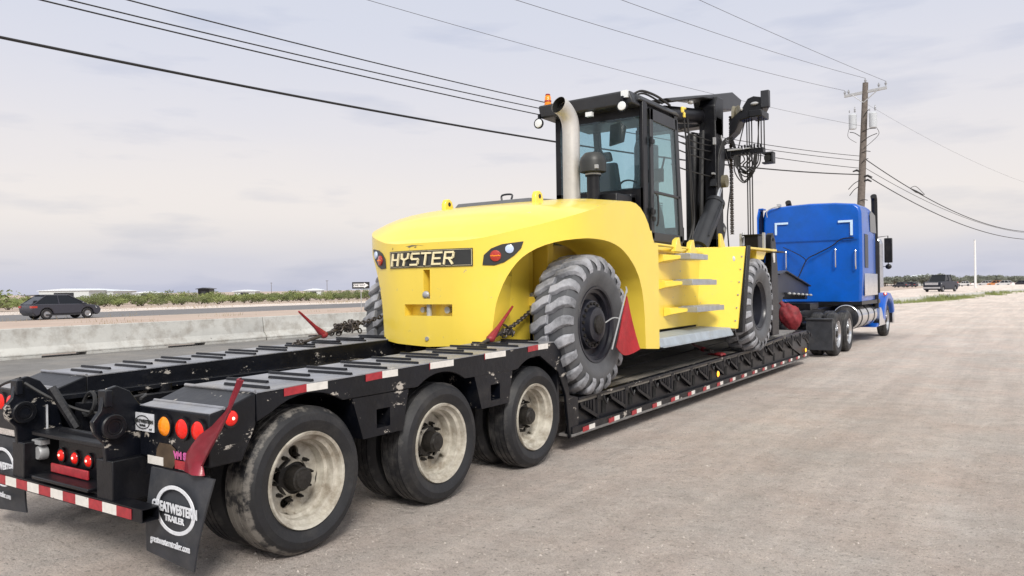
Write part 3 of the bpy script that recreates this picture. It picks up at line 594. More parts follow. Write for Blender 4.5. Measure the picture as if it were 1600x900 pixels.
# upper deck strips
def strip(xo, xi, s_):
    m = MB(); m.hexa([(xo, 2.98, zd(2.98)-.012), (xi, 2.98, zd(2.98)-.012), (xi, 6.5, zd(6.5)-.012), (xo, 6.5, zd(6.5)-.012)], [(xo, 2.98, zd(2.98)), (xi, 2.98, zd(2.98)), (xi, 6.5, zd(6.5)), (xo, 6.5, zd(6.5))])
    d = m.build('deck_plate', 'deck', T)
    m = MB(); xa, xb = sorted((xo, xi)); i = 0; y = 3.10
    while y < 6.45:
        a, b = ((xa+.02, xa+.44) if i % 2 else (xb-.46, xb-.03))
        z = zd(y)+.002; m.prism([(y-.012, z), (y-.006, z+.016), (y+.008, z+.016), (y+.014, z)], a, b, 'x'); y += .175; i += 1
    m.build('traction_bar', 'blackclean', d)
    # sloping tail ramp
    m = MB(); pr = [(2.66, .70), (2.66, 1.005), (2.76, 1.02), (2.98, zd(2.98)), (2.98, .90), (2.93, .80), (2.88, .70)]
    m.prism(pr, xo, xi, 'x'); m.build('tail_box', 'black', T, bevel=.008)
    m = MB(); m.hexa([(xo, 2.665, 1.006), (xi, 2.665, 1.006), (xi, 2.755, 1.022), (xo, 2.755, 1.022)], [(xo, 2.665, 1.010), (xi, 2.665, 1.010), (xi, 2.755, 1.026), (xo, 2.755, 1.026)]); m.cyl((xo, 2.76, 1.028), (xi, 2.76, 1.028), .010, seg=8); m.cyl((xo, 2.975, zd(2.97)+.004), (xi, 2.975, zd(2.97)+.004), .011, seg=8)
    m.build('ramp_edge', 'deck', T)
strip(XR, -4.55, 1); strip(XL, -5.78, -1)
# side skirts with wheel arches
def arch_pts(cy, r_, zb):
    out = []
    a0 = math.asin(max(-1, min(1, (zb-WR)/r_)))
    for k in range(9): a = math.pi-a0-(math.pi-2*a0)*k/8; out.append((cy+r_*math.cos(a), WR+r_*math.sin(a)))
    return out
def skirt(x0, x1):
    bot = [(2.98, .98)]
    bot = [(2.86, .86)]
    for i, cy in enumerate(AX):
        bot += [p for p in arch_pts(cy, .565, .91) if 2.87 < p[0] < 6.52]
    bot = [(2.986, .915)]+arch_pts(AX[0], .565, .955)+arch_pts(AX[1], .565, .955)+arch_pts(AX[2], .575, .955)[:-3]
    bot = [b for b in bot if b[0] >= 2.86]
    last = [(6.58, .86), (6.72, .62), (6.80, .16), (6.98, .16), (6.98, .56), (6.80, .60), (6.72, .92), (6.62, 1.06), (6.50, zd(6.5)-.004)]
    pr = bot+last+[(2.985, zd(2.98)-.004)]
    m = MB(); m.prism(pr, x0, x1, 'x'); return m.build('side_skirt', 'black', T, bevel=.004)
skirt(XR+.0, XR-.03); skirt(XL, XL+.03)
m = MB()
for (x0, x1) in ((-4.55, -4.52), (-5.81, -5.78)): m.prism([(2.98, .78), (2.98, zd(2.98)-.004), (6.5, zd(6.5)-.004), (6.5, .8)], x0, x1, 'x')
m.box(-5.775, -5.66, 2.7, 6.5, .95, .985); m.box(-4.65, -4.56, 2.7, 6.5, .95, .985)
m.build('inner_rail', 'black', T, bevel=.004)
m = MB()
for y in (2.95, 4.1, 5.45, 6.45): m.box(-5.76, -4.57, y-.06, y+.06, .74, .93)
m.box(-5.6, -5.5, 2.8, 6.6, .55, .93); m.box(-4.85, -4.75, 2.8, 6.6, .55, .93)
m.build('crossmember', 'blackclean', T)
# wheel well side liner boxes between wheels with square openings
for (ya, yb, yc, yd_, zt, zb) in ((3.78, 4.36, 3.88, 4.29, .95, .655), (5.19, 5.77, 5.29, 5.70, .965, .67), (2.86, 2.9, 2.86, 2.88, .9, .75)):
    if yb-ya < .1: continue
    hy0, hy1, hz0, hz1 = (yc+yd_)/2-.07, (yc+yd_)/2+.07, zb+.055, zb+.19
    m = MB(); x0, x1 = XR-.035, XR-.05
    for x_ in (XR-.004, XR-.02):
        o4 = [(x_, yc, zb), (x_, yd_, zb), (x_, yb, zt), (x_, ya, zt)]; i4 = [(x_, hy0, hz0), (x_, hy1, hz0), (x_, hy1, hz1), (x_, hy0, hz1)]
        m.poly(o4+i4, [(0, 1, 5, 4), (1, 2, 6, 5), (2, 3, 7, 6), (3, 0, 4, 7)])
    a = [(XR-.004, yc, zb), (XR-.004, yd_, zb), (XR-.004, yb, zt), (XR-.004, ya, zt)]; b = [(XR-.35, p[1], p[2]) for p in a]
    m.poly(a+b, [(0, 1, 5, 4), (1, 2, 6, 5), (3, 0, 4, 7)])
    h = [(XR-.004, hy0, hz0), (XR-.004, hy1, hz0), (XR-.004, hy1, hz1), (XR-.004, hy0, hz1)]; k = [(XR-.14, p[1], p[2]) for p in h]
    m.poly(h+k, [(0, 1, 5, 4), (1, 2, 6, 5), (2, 3, 7, 6), (3, 0, 4, 7), (4, 5, 6, 7)])
    m.build('hanger_box', 'black', T, fixn=True, merge=.0005)
# dark well liner (underside plate above wheels)
m = MB(); m.box(XR-.04, -4.54, 2.98, 6.5, zd(2.98)-.06, zd(2.98)-.03); m.box(XL+.04, -5.79, 2.98, 6.5, zd(2.98)-.06, zd(2.98)-.03); m.box(XR-.03, -4.54, 6.6, 6.64, .35, 1.05); m.box(XL+.03, -5.79, 6.6, 6.64, .35, 1.05); m.build('wheel_well_liner', 'blackclean', T)
# reflectors
def reflector(x, y, z, Lr, h=.048, dx=.003, wf=.5, flip=False):
    m = MB(); s_ = h/2; t = .02*Lr
    m.mi = 0; m.hexa([(x, y-Lr/2, z-s_), (x, y-Lr/2+Lr*(1-wf), z-s_+t), (x, y-Lr/2+Lr*(1-wf), z+s_+t), (x, y-Lr/2, z+s_)], [(x+dx, y-Lr/2, z-s_), (x+dx, y-Lr/2+Lr*(1-wf), z-s_+t), (x+dx, y-Lr/2+Lr*(1-wf), z+s_+t), (x+dx, y-Lr/2, z+s_)])
    m.mi = 1; m.hexa([(x, y-Lr/2+Lr*(1-wf), z-s_+t), (x, y+Lr/2, z-s_+t), (x, y+Lr/2, z+s_+t), (x, y-Lr/2+Lr*(1-wf), z+s_+t)], [(x+dx, y-Lr/2+Lr*(1-wf), z-s_+t), (x+dx, y+Lr/2, z-s_+t), (x+dx, y+Lr/2, z+s_+t), (x+dx, y-Lr/2+Lr*(1-wf), z+s_+t)])
    m.build('reflective_strip', ['red', 'white'], T, fixn=True)
for y, L_, wf in ((3.37, .36, .5), (4.07, .33, .5), (4.75, .30, .98), (5.49, .32, .98), (6.20, .36, .5)): reflector(XR+.002, y, zd(y)-.035, L_, .05, .003, wf)
for k in range(17):
    y = 7.18+k*.60
    if y < 17: reflector(XR+.012, y, .212-(y-7.18)*.002, .27, .05, .003, .5)
# rear: lamps, plates, lettering on right tail box
def lamp(c, r_, mt, axis='y', parent=T, spot=False, name='tail_lamp', sgn=-1, depth=.02):
    m = MB(); t = depth
    m.lathe([(0, r_+.012), (sgn*t*.7, r_+.012), (sgn*t*.7, r_)], c, axis, 24); hs = m.build('lamp_ring' if name != 'tail_lamp' else 'tail_lamp', 'blackclean', parent)
    m = MB(); m.lathe([(sgn*t*.6, r_), (sgn*t*1.1, r_*.85), (sgn*t*1.5, r_*.45), (sgn*t*1.6, .0005)], c, axis, 24); m.build('lens', mt, hs)
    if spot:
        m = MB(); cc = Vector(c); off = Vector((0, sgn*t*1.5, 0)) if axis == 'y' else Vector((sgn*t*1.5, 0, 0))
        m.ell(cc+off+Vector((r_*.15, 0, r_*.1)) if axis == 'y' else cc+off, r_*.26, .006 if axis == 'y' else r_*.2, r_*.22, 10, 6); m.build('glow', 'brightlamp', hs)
YR = 2.658
for sx, mirror in ((1, 0), (-1, 1)):
    f = (lambda x: x) if not mirror else (lambda x: 2*XC-x)
    lamp((f(-4.265), YR, .905), .058, 'amber'); lamp((f(-4.09), YR, .905), .058, 'redlamp'); lamp((f(-3.935), YR, .905), .058, 'redlamp')
lamp((XR-.001, 2.80, .965), .045, 'redlamp', 'x', T, True, 'side_lamp', 1)
m = MB(); m.box(-4.62, -4.385, YR-.006, YR-.001, .855, .965); st = m.build('maker_sticker', 'sticker', T)
m = MB(); m.tube([(-4.50+.075*math.cos(a*.4), YR-.009, .91+.04*math.sin(a*.4)) for a in range(16)], .003, 5, closed=True); m.text('GREATWESTERN', .030, (-4.50, YR-.010, .915), (1, 0, 0), (0, 0, 1), .001, .001); m.text('TRAILER', .018, (-4.50, YR-.010, .89), (1, 0, 0), (0, 0, 1), .001, .0005); m.text('trail', .018, (-4.415, YR-.010, .872), (1, 0, 0), (0, 0, 1), .001); m.build('sticker_print', 'plate', st)
m = MB(); m.box(-5.91, -5.68, YR-.006, YR-.001, .76, .93); m.build('maker_sticker', 'sticker', T)
m = MB(); m.prism([(-4.36, .76), (-4.33, .80), (-4.22, .80), (-4.17, .775), (-4.165, .70), (-4.20, .66), (-4.31, .655), (-4.37, .69)], YR-.004, YR-.001, 'y'); m.build('primer_patch', 'brown', T)
m = MB(); m.text('VM SHRE', .056, (-4.185, YR-.004, .742), (1, 0, 0), (0, 0, 1), .001, .0035, 'LEFT'); m.build('sprayed_lettering', 'pink', T)
def rstrip(x0, x1, z0, z1, y, n, start, dz=0):
    m = MB(); w = (x1-x0)/n
    for i in range(n):
        m.mi = (i+start) % 2; m.hexa([(x0+i*w, y, z0), (x0+i*w+w, y, z0), (x0+i*w+w, y+.003, z0), (x0+i*w, y+.003, z0)], [(x0+i*w, y, z1), (x0+i*w+w, y, z1), (x0+i*w+w, y+.003, z1), (x0+i*w, y+.003, z1)])
    return m.build('reflective_strip', ['red', 'white'], T)
rstrip(-4.45, -4.29, .665, .715, YR-.008, 1, 1); rstrip(-4.17, -3.95, .665, .715, YR-.008, 2, 0); rstrip(-5.85, -5.45-.25, .665, .7, YR-.008, 1, 0)
m = MB()
for (a, b) in ((-4.46, -3.84), (-6.46, -5.84)):
    m.box(a, b, YR-.012, YR-.001, .60, .66)
    for k in range(4): m.cyl((a+.06+k*.165, YR-.024, .63), (a+.06+k*.165, YR-.010, .63), .013, seg=6)
m.build('flap_bracket', 'blackclean', T)
# mud flaps
def flap(mirror, label):
    f = (lambda x: x) if not mirror else (lambda x: 2*XC-x)
    m = MB(); nx, nz = 8, 10; V = []
    for side in (0, 1):
        for j in range(nz+1):
            v = j/nz
            for i in range(nx+1):
                u = i/nx; x = lerp(lerp(-4.375, -3.765, u), lerp(-4.40, -3.90, u), v); z = lerp(.655, lerp(.155, .125, u), v)
                yy = YR-.03-.03*math.sin(v*2.2)-.02*v*u+side*.012
                V.append((f(x), yy, z))
    k = (nx+1)*(nz+1); F = []
    for j in range(nz):
        for i in range(nx):
            a = j*(nx+1)+i; F += [(a, a+1, a+nx+2, a+nx+1), (k+a, k+a+nx+1, k+a+nx+2, k+a+1)]
    for i in range(nx): F += [(i+1, i, k+i, k+i+1), (nz*(nx+1)+i, nz*(nx+1)+i+1, k+nz*(nx+1)+i+1, k+nz*(nx+1)+i)]
    for j in range(nz): F += [(j*(nx+1), (j+1)*(nx+1), k+(j+1)*(nx+1), k+j*(nx+1)), ((j+1)*(nx+1)+nx, j*(nx+1)+nx, k+j*(nx+1)+nx, k+(j+1)*(nx+1)+nx)]
    m.poly(V, F); fl = m.build('mud_flap', 'flapm', T)
    cx = -4.08 if not mirror else 2*XC+4.08; yy = YR-.068
    m = MB(); m.lathe([(0, .150), (-.003, .148), (-.003, .128), (0, .126)], (0, 0, 0), 'y', 48); m.xf(Matrix.Translation((cx, yy, .445)) @ Matrix.Diagonal((1.30, 1, .95, 1))); m.build('logo_ring', 'ink', fl)
    m = MB(); m.text('GREATWESTERN', .078, (cx, yy-.006, .452), (1, 0, -.02), (0, 0, 1), .002, .0025, sx=.74); m.text('TRAILER', .050, (cx, yy-.006, .392), (1, 0, -.02), (0, 0, 1), .002, .001); m.build('logo_lettering', 'ink', fl)
    m = MB(); m.text('greatwesterntrailer.com', .058, (cx-.025, yy-.020, .255), (1, 0, -.02), (0, 0, 1), .002, .0004, sx=.68); m.build('web_address', 'ink', fl)
    return fl
flap(0, ''); flap(1, '')
# rear centre: ears, lamp panel, bumper
def ear(x):
    m = MB(); pr = [(2.47, .68), (2.46, .80), (2.40, .87), (2.39, .94), (2.44, 1.00), (2.455, 1.08), (2.48, 1.125), (2.54, 1.14), (2.62, 1.10), (2.72, .96), (2.78, .70)]
    m.prism(pr, x-.02, x+.02, 'x')
    m.cyl((x-.055, 2.50, .90), (x+.055, 2.50, .90), .075, seg=22); m.box(x-.045, x+.045, 2.455, 2.50, 1.02, 1.12)
    e = m.build('ramp_hinge_ear', 'black', T, bevel=.006)
    m = MB(); m.lathe([(-.061, .045), (-.061, .035), (.061, .035), (.061, .045)], (x, 2.50, .90), 'x', 18); m.lathe([(.058, .075), (.064, .07), (.064, .05), (.058, .046)], (x, 2.5, .9), 'x', 20); m.build('hinge_ring', 'blackclean', e)
for x in (-5.72, -4.60): ear(x)
m = MB(); m.box(-5.42, -4.78, 2.60, 2.64, .50, .80); m.box(-5.62, -4.70, 2.52, 2.72, .745, .775); m.box(-5.45, -4.75, 2.44, 2.60, .488, .51); m.build('lamp_panel', 'blackclean', T, bevel=.006)
for x in (-5.39, -5.215, -5.045): lamp((x+.03, 2.598, .625), .038, 'redlamp', 'y', T, True)
m = MB(); m.box(-5.47+.05, -4.98+.03, 2.545, 2.56, .515, .575); m.build('red_lamp_strip', 'red', T, bevel=.006)
m = MB(); m.lathe([(0, .05), (-.04, .05), (-.055, .042), (-.055, .0005)], (-5.60, 2.60, .62), 'y', 16); m.box(-5.66, -5.54, 2.54, 2.6, .68, .71); m.build('trailer_plug_socket', 'galv', T)
m = MB(); m.box(-5.78, -5.62, 2.47, 2.80, .44, .70); m.box(-4.70, -4.52, 2.47, 2.80, .44, .70); m.box(-5.62, -4.70, 2.50, 2.62, .46, .485); m.build('bumper_bracket', 'blackclean', T, bevel=.006)
m = MB()
bx0, bx1 = -6.02, -4.20
for (a, b, c_, d) in ((2.46, 2.466, .385, .463), (2.56, 2.566, .385, .463), (2.466, 2.56, .385, .391), (2.466, 2.56, .457, .463)): m.box(bx0, bx1, a, b, c_, d)
m.build('rear_bumper', 'blackclean', T)
rstrip(bx0+.01, -4.30, .393, .453, 2.455, 11, 0)
# air hoses and springs inside the rear well
m = MB(); m.tube(spline([(-5.66, 2.50, 1.10), (-5.55, 2.60, 1.00), (-5.45, 2.75, .90), (-5.3, 2.9, .86), (-5.15, 2.8, .95), (-4.9, 2.9, 1.02), (-4.6, 2.7, 1.04)], 8), .010, 6); m.tube(spline([(-6.1, 2.5, 1.03), (-5.95, 2.5, 1.08), (-5.72, 2.5, 1.13)], 6), .009, 6); m.tube([(-5.45+.08*math.cos(a*.42), 2.82+.02*math.sin(a*.4), .93+.08*math.sin(a*.42)) for a in range(30)], .012, 6); m.build('air_hose', 'cable', T)
m = MB(); m.cyl((-5.55, 2.62, 1.06), (-5.42, 2.72, .78), .03, seg=6); m.cyl((-5.3, 2.8, .8), (-4.7, 2.8, .84), .014, seg=6); m.cyl((-5.03, 2.78, .78), (-5.03, 2.78, .93), .016, seg=6); m.build('brace_rod', 'blackclean', T)
# -------- lower deck
def zl(y): return interp(y, [(6.7, .545), (13, .60), (14.3, .66), (15.2, .69), (17.12, .69)])
ya, yb = 6.82, 17.12
m = MB(); st = [6.98, 9, 11, 13, 13.9, 14.8, 15.3]
v = []; 
for y in st: v += [(XR-.01, y, zl(y)), (XL+.01, y, zl(y)), (XR-.01, y, zl(y)-.05), (XL+.01, y, zl(y)-.05)]
F = [(0, 1, 3, 2)]
for i in range(len(st)-1): a = i*4; F += [(a, a+4, a+5, a+1), (a+2, a+3, a+7, a+6), (a, a+2, a+6, a+4), (a+1, a+5, a+7, a+3)]
m.poly(v, F); m.build('lower_deck', 'wood', T)
m = MB()
for k in range(6): x = lerp(XL+.25, XR-.25, k/5); m.prism([(6.99, zl(7)+.002), (15.2, zl(15.2)+.002), (15.2, zl(15.2)+.010), (6.99, zl(7)+.010)], x-.012, x+.012, 'x')
m.build('deck_seam', 'blackclean', T)
for xs, sg in ((XR, 1), (XL, -1)):
    m = MB()
    def zz(y): return .17-(y-6.8)*.005
    # web
    web = [(6.82, zz(6.82)+.03), (17.12, zz(17.12)+.03), (17.12, .66), (16.6, .68), (15.2, .66), (14.3, .63), (13, .57), (6.98, .525)]
    m.prism(web, xs-sg*.06, xs-sg*.075, 'x'); m.build('side_beam', 'blackclean', T)
    m = MB(); m.prism([(6.82, zz(6.82)), (17.12, zz(17.12)), (17.12, zz(17.12)+.028), (6.82, zz(6.82)+.028)], xs+sg*.012, xs-sg*.15, 'x'); m.build('lower_flange', 'beamtop', T, bevel=.004)
    m = MB(); m.prism([(6.99, zl(7)-.022), (13, .575), (14.3, .636), (15.2, .667), (15.2, .692), (14.3, .662), (13, .603), (6.99, zl(7)+.004)], xs+sg*.004, xs-sg*.08, 'x'); m.build('top_flange', 'black', T, bevel=.003)
    m = MB(); m.prism([(6.83, zz(7)+.029), (17.1, zz(17)+.029), (17.1, zz(17)+.10), (6.83, zz(7)+.10)], xs+sg*.010, xs-sg*.056, 'x'); m.build('rub_rail', 'black', T)
    if sg == 1:
        k = 0; y = 7.06
        while y < 16.9:
            zt = zl(min(y+.15, 15))-.03; zb = zz(y)+.11; m = MB()
            # swing out outrigger: triangular gusset with slots and pivot
            m.prism([(y, zt), (y+.34, zt), (y+.34, zt-.20), (y+.30, zt-.21), (y, zt-.07)], xs-.045, xs-.02, 'x')
            for q in range(4): m.prism([(y+.08+q*.06, zt-.03), (y+.105+q*.06, zt-.03), (y+.105+q*.06, zt-.075-q*.027), (y+.08+q*.06, zt-.07-q*.027)], xs-.02, xs-.008, 'x')
            m.prism([(y-.02, zt-.05), (y+.0, zt-.085), (y+.34, zt-.235), (y+.36, zt-.20)], xs-.055, xs-.004, 'x')
            m.cyl((xs-.03, y+.375, zt-.25), (xs-.03, y+.375, zt+.02), .024, seg=10)
            m.box(xs-.05, xs-.002, y+.35, y+.44, zt-.04, zt+.005)
            m.build('outrigger', 'blackclean', T, bevel=.003)
            m = MB(); m.tube(spline([(xs-.01, y+.50, zt-.01), (xs+.0, y+.52, zt-.07), (xs+.002, y+.56, zt-.11), (xs-.004, y+.60, zt-.06)], 5), .012, 6); m.build('tie_down_hook', 'blackclean', T)
            m = MB(); m.box(xs-.058, xs-.05, y+.56, y+.64, zb+.02, zb+.16); m.build('web_slot', 'inside', T)
            y += .70; k += 1
for (y, z) in ((11.30, .36), (16.85, .30)):
    lamp((XR-.004, y, z), .045, 'ambergl', 'x', T, False, 'side_marker', 1)
# raised front of the deck and gooseneck
m = MB(); m.prism([(15.2, .60), (15.2, .665), (16.0, .69), (17.14, .695), (17.14, .18), (16.9, .14)], XR-.03, XR-.08, 'x'); m.prism([(15.2, .60), (15.2, .665), (16.0, .69), (17.14, .695), (17.14, .18), (16.9, .14)], XL+.03, XL+.08, 'x')
for y in (16.1, 16.6, 17.1): m.box(XL+.08, XR-.08, y-.05, y+.05, .60, .69)
for k in range(5): x = lerp(XL+.3, XR-.3, k/4); m.box(x-.04, x+.04, 15.2, 17.1, .58, .685)
m.build('front_frame', 'darkgrey', T, bevel=.005)
m = MB(); m.hexa([(XL+.1, 15.25, .62), (XR-.1, 15.25, .62), (XR-.12, 16.55, .70), (XL+.1, 16.55, .70)], [(XL+.1, 15.25, .70), (XR-.1, 15.25, .70), (XR-.12, 16.55, .735), (XL+.1, 16.55, .735)]); m.build('front_ramp_plate', 'beamtop', T, bevel=.01)
m = MB()
for x in (-4.62, -5.68):
    m.prism([(17.15, .15), (17.15, 1.0), (17.6, 1.9), (18.2, 1.98), (20.6, 1.62), (20.6, 1.42), (18.2, 1.50), (17.9, 1.20), (17.55, .30)], x-.02, x+.02, 'x')
    m.prism([(17.6, 1.9), (18.2, 1.98), (20.6, 1.62), (20.6, 1.65), (18.2, 2.01), (17.58, 1.93)], x-.09, x+.09, 'x'); m.prism([(18.2, 1.50), (20.6, 1.42), (20.6, 1.39), (18.2, 1.47)], x-.09, x+.09, 'x')
m.box(-5.68, -4.62, 20.3, 20.55, 1.30, 1.55); m.box(-5.68, -4.62, 18.1, 18.3, 1.4, 1.9); m.box(-5.7, -4.6, 17.2, 17.5, .4, .9)
m.build('gooseneck', 'darkgrey', T, bevel=.006)
for k in range(6): m = MB(); m.ell((-4.50, 18.25+k*.42, 1.475-k*.014), .045, .035, .03, 8, 6); m.build('bolt_head', 'galv', T)
# load binders, chains, flags
def link_chain(path, r=.011, Lk=.055, wd=.020, name='chain', label='', heap=None):
    P = spline(path, 14); m = MB(); acc = 0; i = 0; pts = [P[0]]
    for a, b in zip(P, P[1:]):
        seg_ = (b-a).length; t = 0
        while acc+(seg_-t) >= Lk*.78:
            t += Lk*.78-acc; acc = 0; pts.append(a+(b-a).normalized()*t)
        acc += seg_-t
    def lk(c, d, up):
        d = d.normalized(); s_ = d.cross(up).normalized()
        loop = [c+d*(Lk*.5*math.cos(q))+s_*(wd*math.sin(q)) for q in [k*math.pi/5 for k in range(10)]]
        m.tube(loop, r*.55, 5, closed=True)
    for k in range(len(pts)-1):
        d = pts[k+1]-pts[k]; up = Vector((0, 0, 1)) if k % 2 else Vector((0, 0, 1)).cross(d).normalized()
        lk((pts[k]+pts[k+1])/2, d, up)
    if heap:
        rn = random.Random(3); c, ax, n, sp = heap
        for _ in range(n):
            t = rn.random(); q = Vector(c[0]).lerp(Vector(c[1]), t)+Vector((rn.gauss(0, sp), rn.gauss(0, sp), rn.gauss(0, sp)))
            lk(q, Vector((rn.gauss(0, 1), rn.gauss(0, 1), rn.gauss(0, 1))), Vector((rn.gauss(0, 1), rn.gauss(0, 1), rn.gauss(0, 1))).normalized())
    o = m.build(name, 'chain', None); tag(o, label, 'chain'); return o
link_chain([(-6.15, 5.22, 1.15), (-6.15, 5.40, 1.19)], label='short black chain end hooked to the left deck strip'  , name='anchor_chain', r=.016)
link_chain([(-6.15, 5.85, 1.285), (-6.15, 6.2, 1.33), (-6.12, 6.55, 1.40), (-6.0, 6.9, 1.45)], label='bunched dark chain on the left deck strip in front of the left forklift tyre', r=.016, heap=(((-6.15, 5.78, 1.27), (-6.15, 6.16, 1.31)), 0, 60, .026))
link_chain([(-4.35, 6.30, 1.24), (-4.36, 6.6, 1.33), (-4.42, 7.05, 1.48), (-4.5, 7.3, 1.55)], label='dark chain running into the right rear wheel arch of the forklift', r=.016, heap=(((-4.33, 6.36, 1.22), (-4.35, 6.46, 1.30)), 0, 14, .02))
def binder(a, b, lv, label, th=.022):
    a, b, lv = Vector(a), Vector(b), Vector(lv); root = empty('load_binder', a)
    m = MB(); m.cyl(a, a.lerp(b, .45), .016, .020, 8); m.cyl(a.lerp(b, .55), b, .020, .016, 8); m.ell(a, .022, .03, .022, 8, 6); m.build('screw_bar', 'chain', root)
    mid = a.lerp(b, .5); m = MB(); m.tube([mid, mid.lerp(lv, .12), mid.lerp(lv, .35), mid.lerp(lv, .9), lv], [.042, .036, .020, .013, .010], 8); m.ell(mid, .045, .05, .04, 10, 6); m.build('lever', 'binder', root)
    m = MB(); m.tube(spline([a+Vector((0, -.0, 0)), a+Vector((0, -.05, -.02)), a+Vector((0, -.09, -.01)), a+Vector((0, -.10, .03))], 4), .014, 6); m.build('grab_hook', 'chain', root)
    tag(root, label, 'chain binder', 'red lever chain binders'); return root
binder((-6.15, 5.38, 1.175), (-6.15, 5.88, 1.29), (-6.15, 5.30, 1.49), 'red lever chain binder standing up on the left deck strip')
binder((-4.35, 5.93, 1.15), (-4.35, 6.34, 1.26), (-4.35, 6.53, 1.51), 'red lever chain binder beside the yellow counterweight on the right deck strip')
binder((-4.10, 11.80, .66), (-4.55, 12.25, .66), (-4.75, 12.5, .74), 'red chain binder lying on the low deck under the forklift step')
m = MB(); m.ell((-3.95, 11.72, .62), .10, .06, .03, 10, 6); m.tube(spline([(-3.9, 11.66, .62), (-4.0, 11.8, .60), (-4.2, 11.9, .60)], 5), .02, 6); tag(m.build('red_strap', 'binder', None), 'small red strap end on the edge of the low deck', 'strap')
# maroon flag strapped to the trailer's right rear corner
F0 = [((-3.47, 2.60, 1.235), .012), ((-3.53, 2.60, 1.13), .016), ((-3.58, 2.60, 1.04), .022), ((-3.68, 2.605, .94), .035), ((-3.78, 2.61, .87), .05), ((-3.86, 2.615, .81), .055), ((-3.93, 2.62, .75), .07), ((-3.93, 2.62, .672), .10)]
V = []
pts3 = [Vector(c) for c, _ in F0]
for i, (c, w_) in enumerate(F0):
    d = (pts3[min(i+1, len(F0)-1)]-pts3[max(i-1, 0)]).normalized(); s_ = Vector((d.z, 0, -d.x))
    for t in (-1, -.3, .4, 1): V.append(Vector(c)+s_*w_*t+Vector((0, -.02-.018*math.cos(t*2.4+i), 0)))
n4 = 4; Vb = [v+Vector((0, .014, 0)) for v in V]; k = len(V); Fc = []
for i in range(len(F0)-1):
    for j in range(3): a = i*4+j; Fc += [(a, a+1, a+5, a+4), (k+a, k+a+4, k+a+5, k+a+1)]
    Fc += [(i*4, i*4+4, k+i*4+4, k+i*4), (i*4+7, i*4+3, k+i*4+3, k+i*4+7)]
Fc += [(0, 1, k+1, k), (1, 2, k+2, k+1), (2, 3, k+3, k+2)]; e = (len(F0)-1)*4; Fc += [(e+1, e, k+e, k+e+1), (e+2, e+1, k+e+1, k+e+2), (e+3, e+2, k+e+2, k+e+3)]
m = MB(); m.poly(V+Vb, Fc); tag(m.build('warning_flag', 'flag', None, sharp=60), 'twisted maroon flag stretched over the right rear corner of the trailer', 'flag')
# red mesh flag on the forklift wheel
root = empty('wheel_flag', (-3.6, 7.6, .95)); nx, nz = 6, 9; V = []
for j in range(nz+1):
    v = j/nz; 
    lft = Vector((-3.62, 7.70, 1.60)).lerp(Vector((-3.62, 7.37, 1.055)), v); rgt = Vector((-3.62, 7.70, 1.60)).lerp(Vector((-3.58, 7.90, .995)), min(1, v*1.03))
    for i in range(nx+1):
        u = i/nx; p = lft.lerp(rgt, u); p.z -= .08*math.sin(u*math.pi)*v*v; p.x += .025*math.sin(u*5+v*2)*v; V.append(p)
k = len(V); Vb = [p+Vector((-.008, 0, 0)) for p in V]; Fc = []
for j in range(nz):
    for i in range(nx): a = j*(nx+1)+i; Fc += [(a, a+1, a+nx+2, a+nx+1), (k+a, k+a+nx+1, k+a+nx+2, k+a+1)]
m = MB(); m.poly(V+Vb, Fc); m.build('cloth', 'redcloth', root, fixn=False, sharp=80)
m = MB(); m.cyl((-3.64, 7.73, 1.66), (-3.64, 7.35, 1.03), .009, seg=6); m.tube(spline([(-3.64, 7.73, 1.66), (-3.66, 7.76, 1.69), (-3.67, 7.80, 1.66), (-3.66, 7.77, 1.62)], 4), .008, 5); m.tube(spline([(-3.64, 7.55, 1.35), (-3.68, 7.47, 1.36), (-3.74, 7.40, 1.31)], 4), .007, 5); m.build('wire_stick', 'galv', root)
tag(root, 'triangular red cloth flag hanging on the forklift right rear wheel', 'flag')
# red bundle near the gooseneck
m = MB(); rn = random.Random(4)
m.ell((0, 0, 0), 1, 1, 1, 40, 26)
from mathutils import noise as mno
for v_ in m.bm.verts:
    q = v_.co.copy(); f_ = 1+.16*mno.noise(q*1.7)+.09*abs(mno.noise(q*4.1)); lo_ = 1+.22*q.x*q.z
    v_.co = Vector((-4.25+q.x*.235*f_*lo_, 17.32+q.y*.16*f_, .98+q.z*.27*f_-.10*q.x))
m.tube(spline([(-4.34, 17.30, 1.17), (-4.40, 17.28, 1.24), (-4.45, 17.28, 1.30)], 4), [.07]*4+[.05]*5, 10)
tag(m.build('red_bundle', 'darkred', None, sharp=80), 'round bundle of red cloth hanging between the front tyre and the truck', 'cloth bundle')

# ============================================================ FORKLIFT
FK = empty('container_forklift', (XC, 10.2, .6)); tag(FK, 'big yellow forklift truck with black mast loaded on the lowboy trailer', 'forklift')
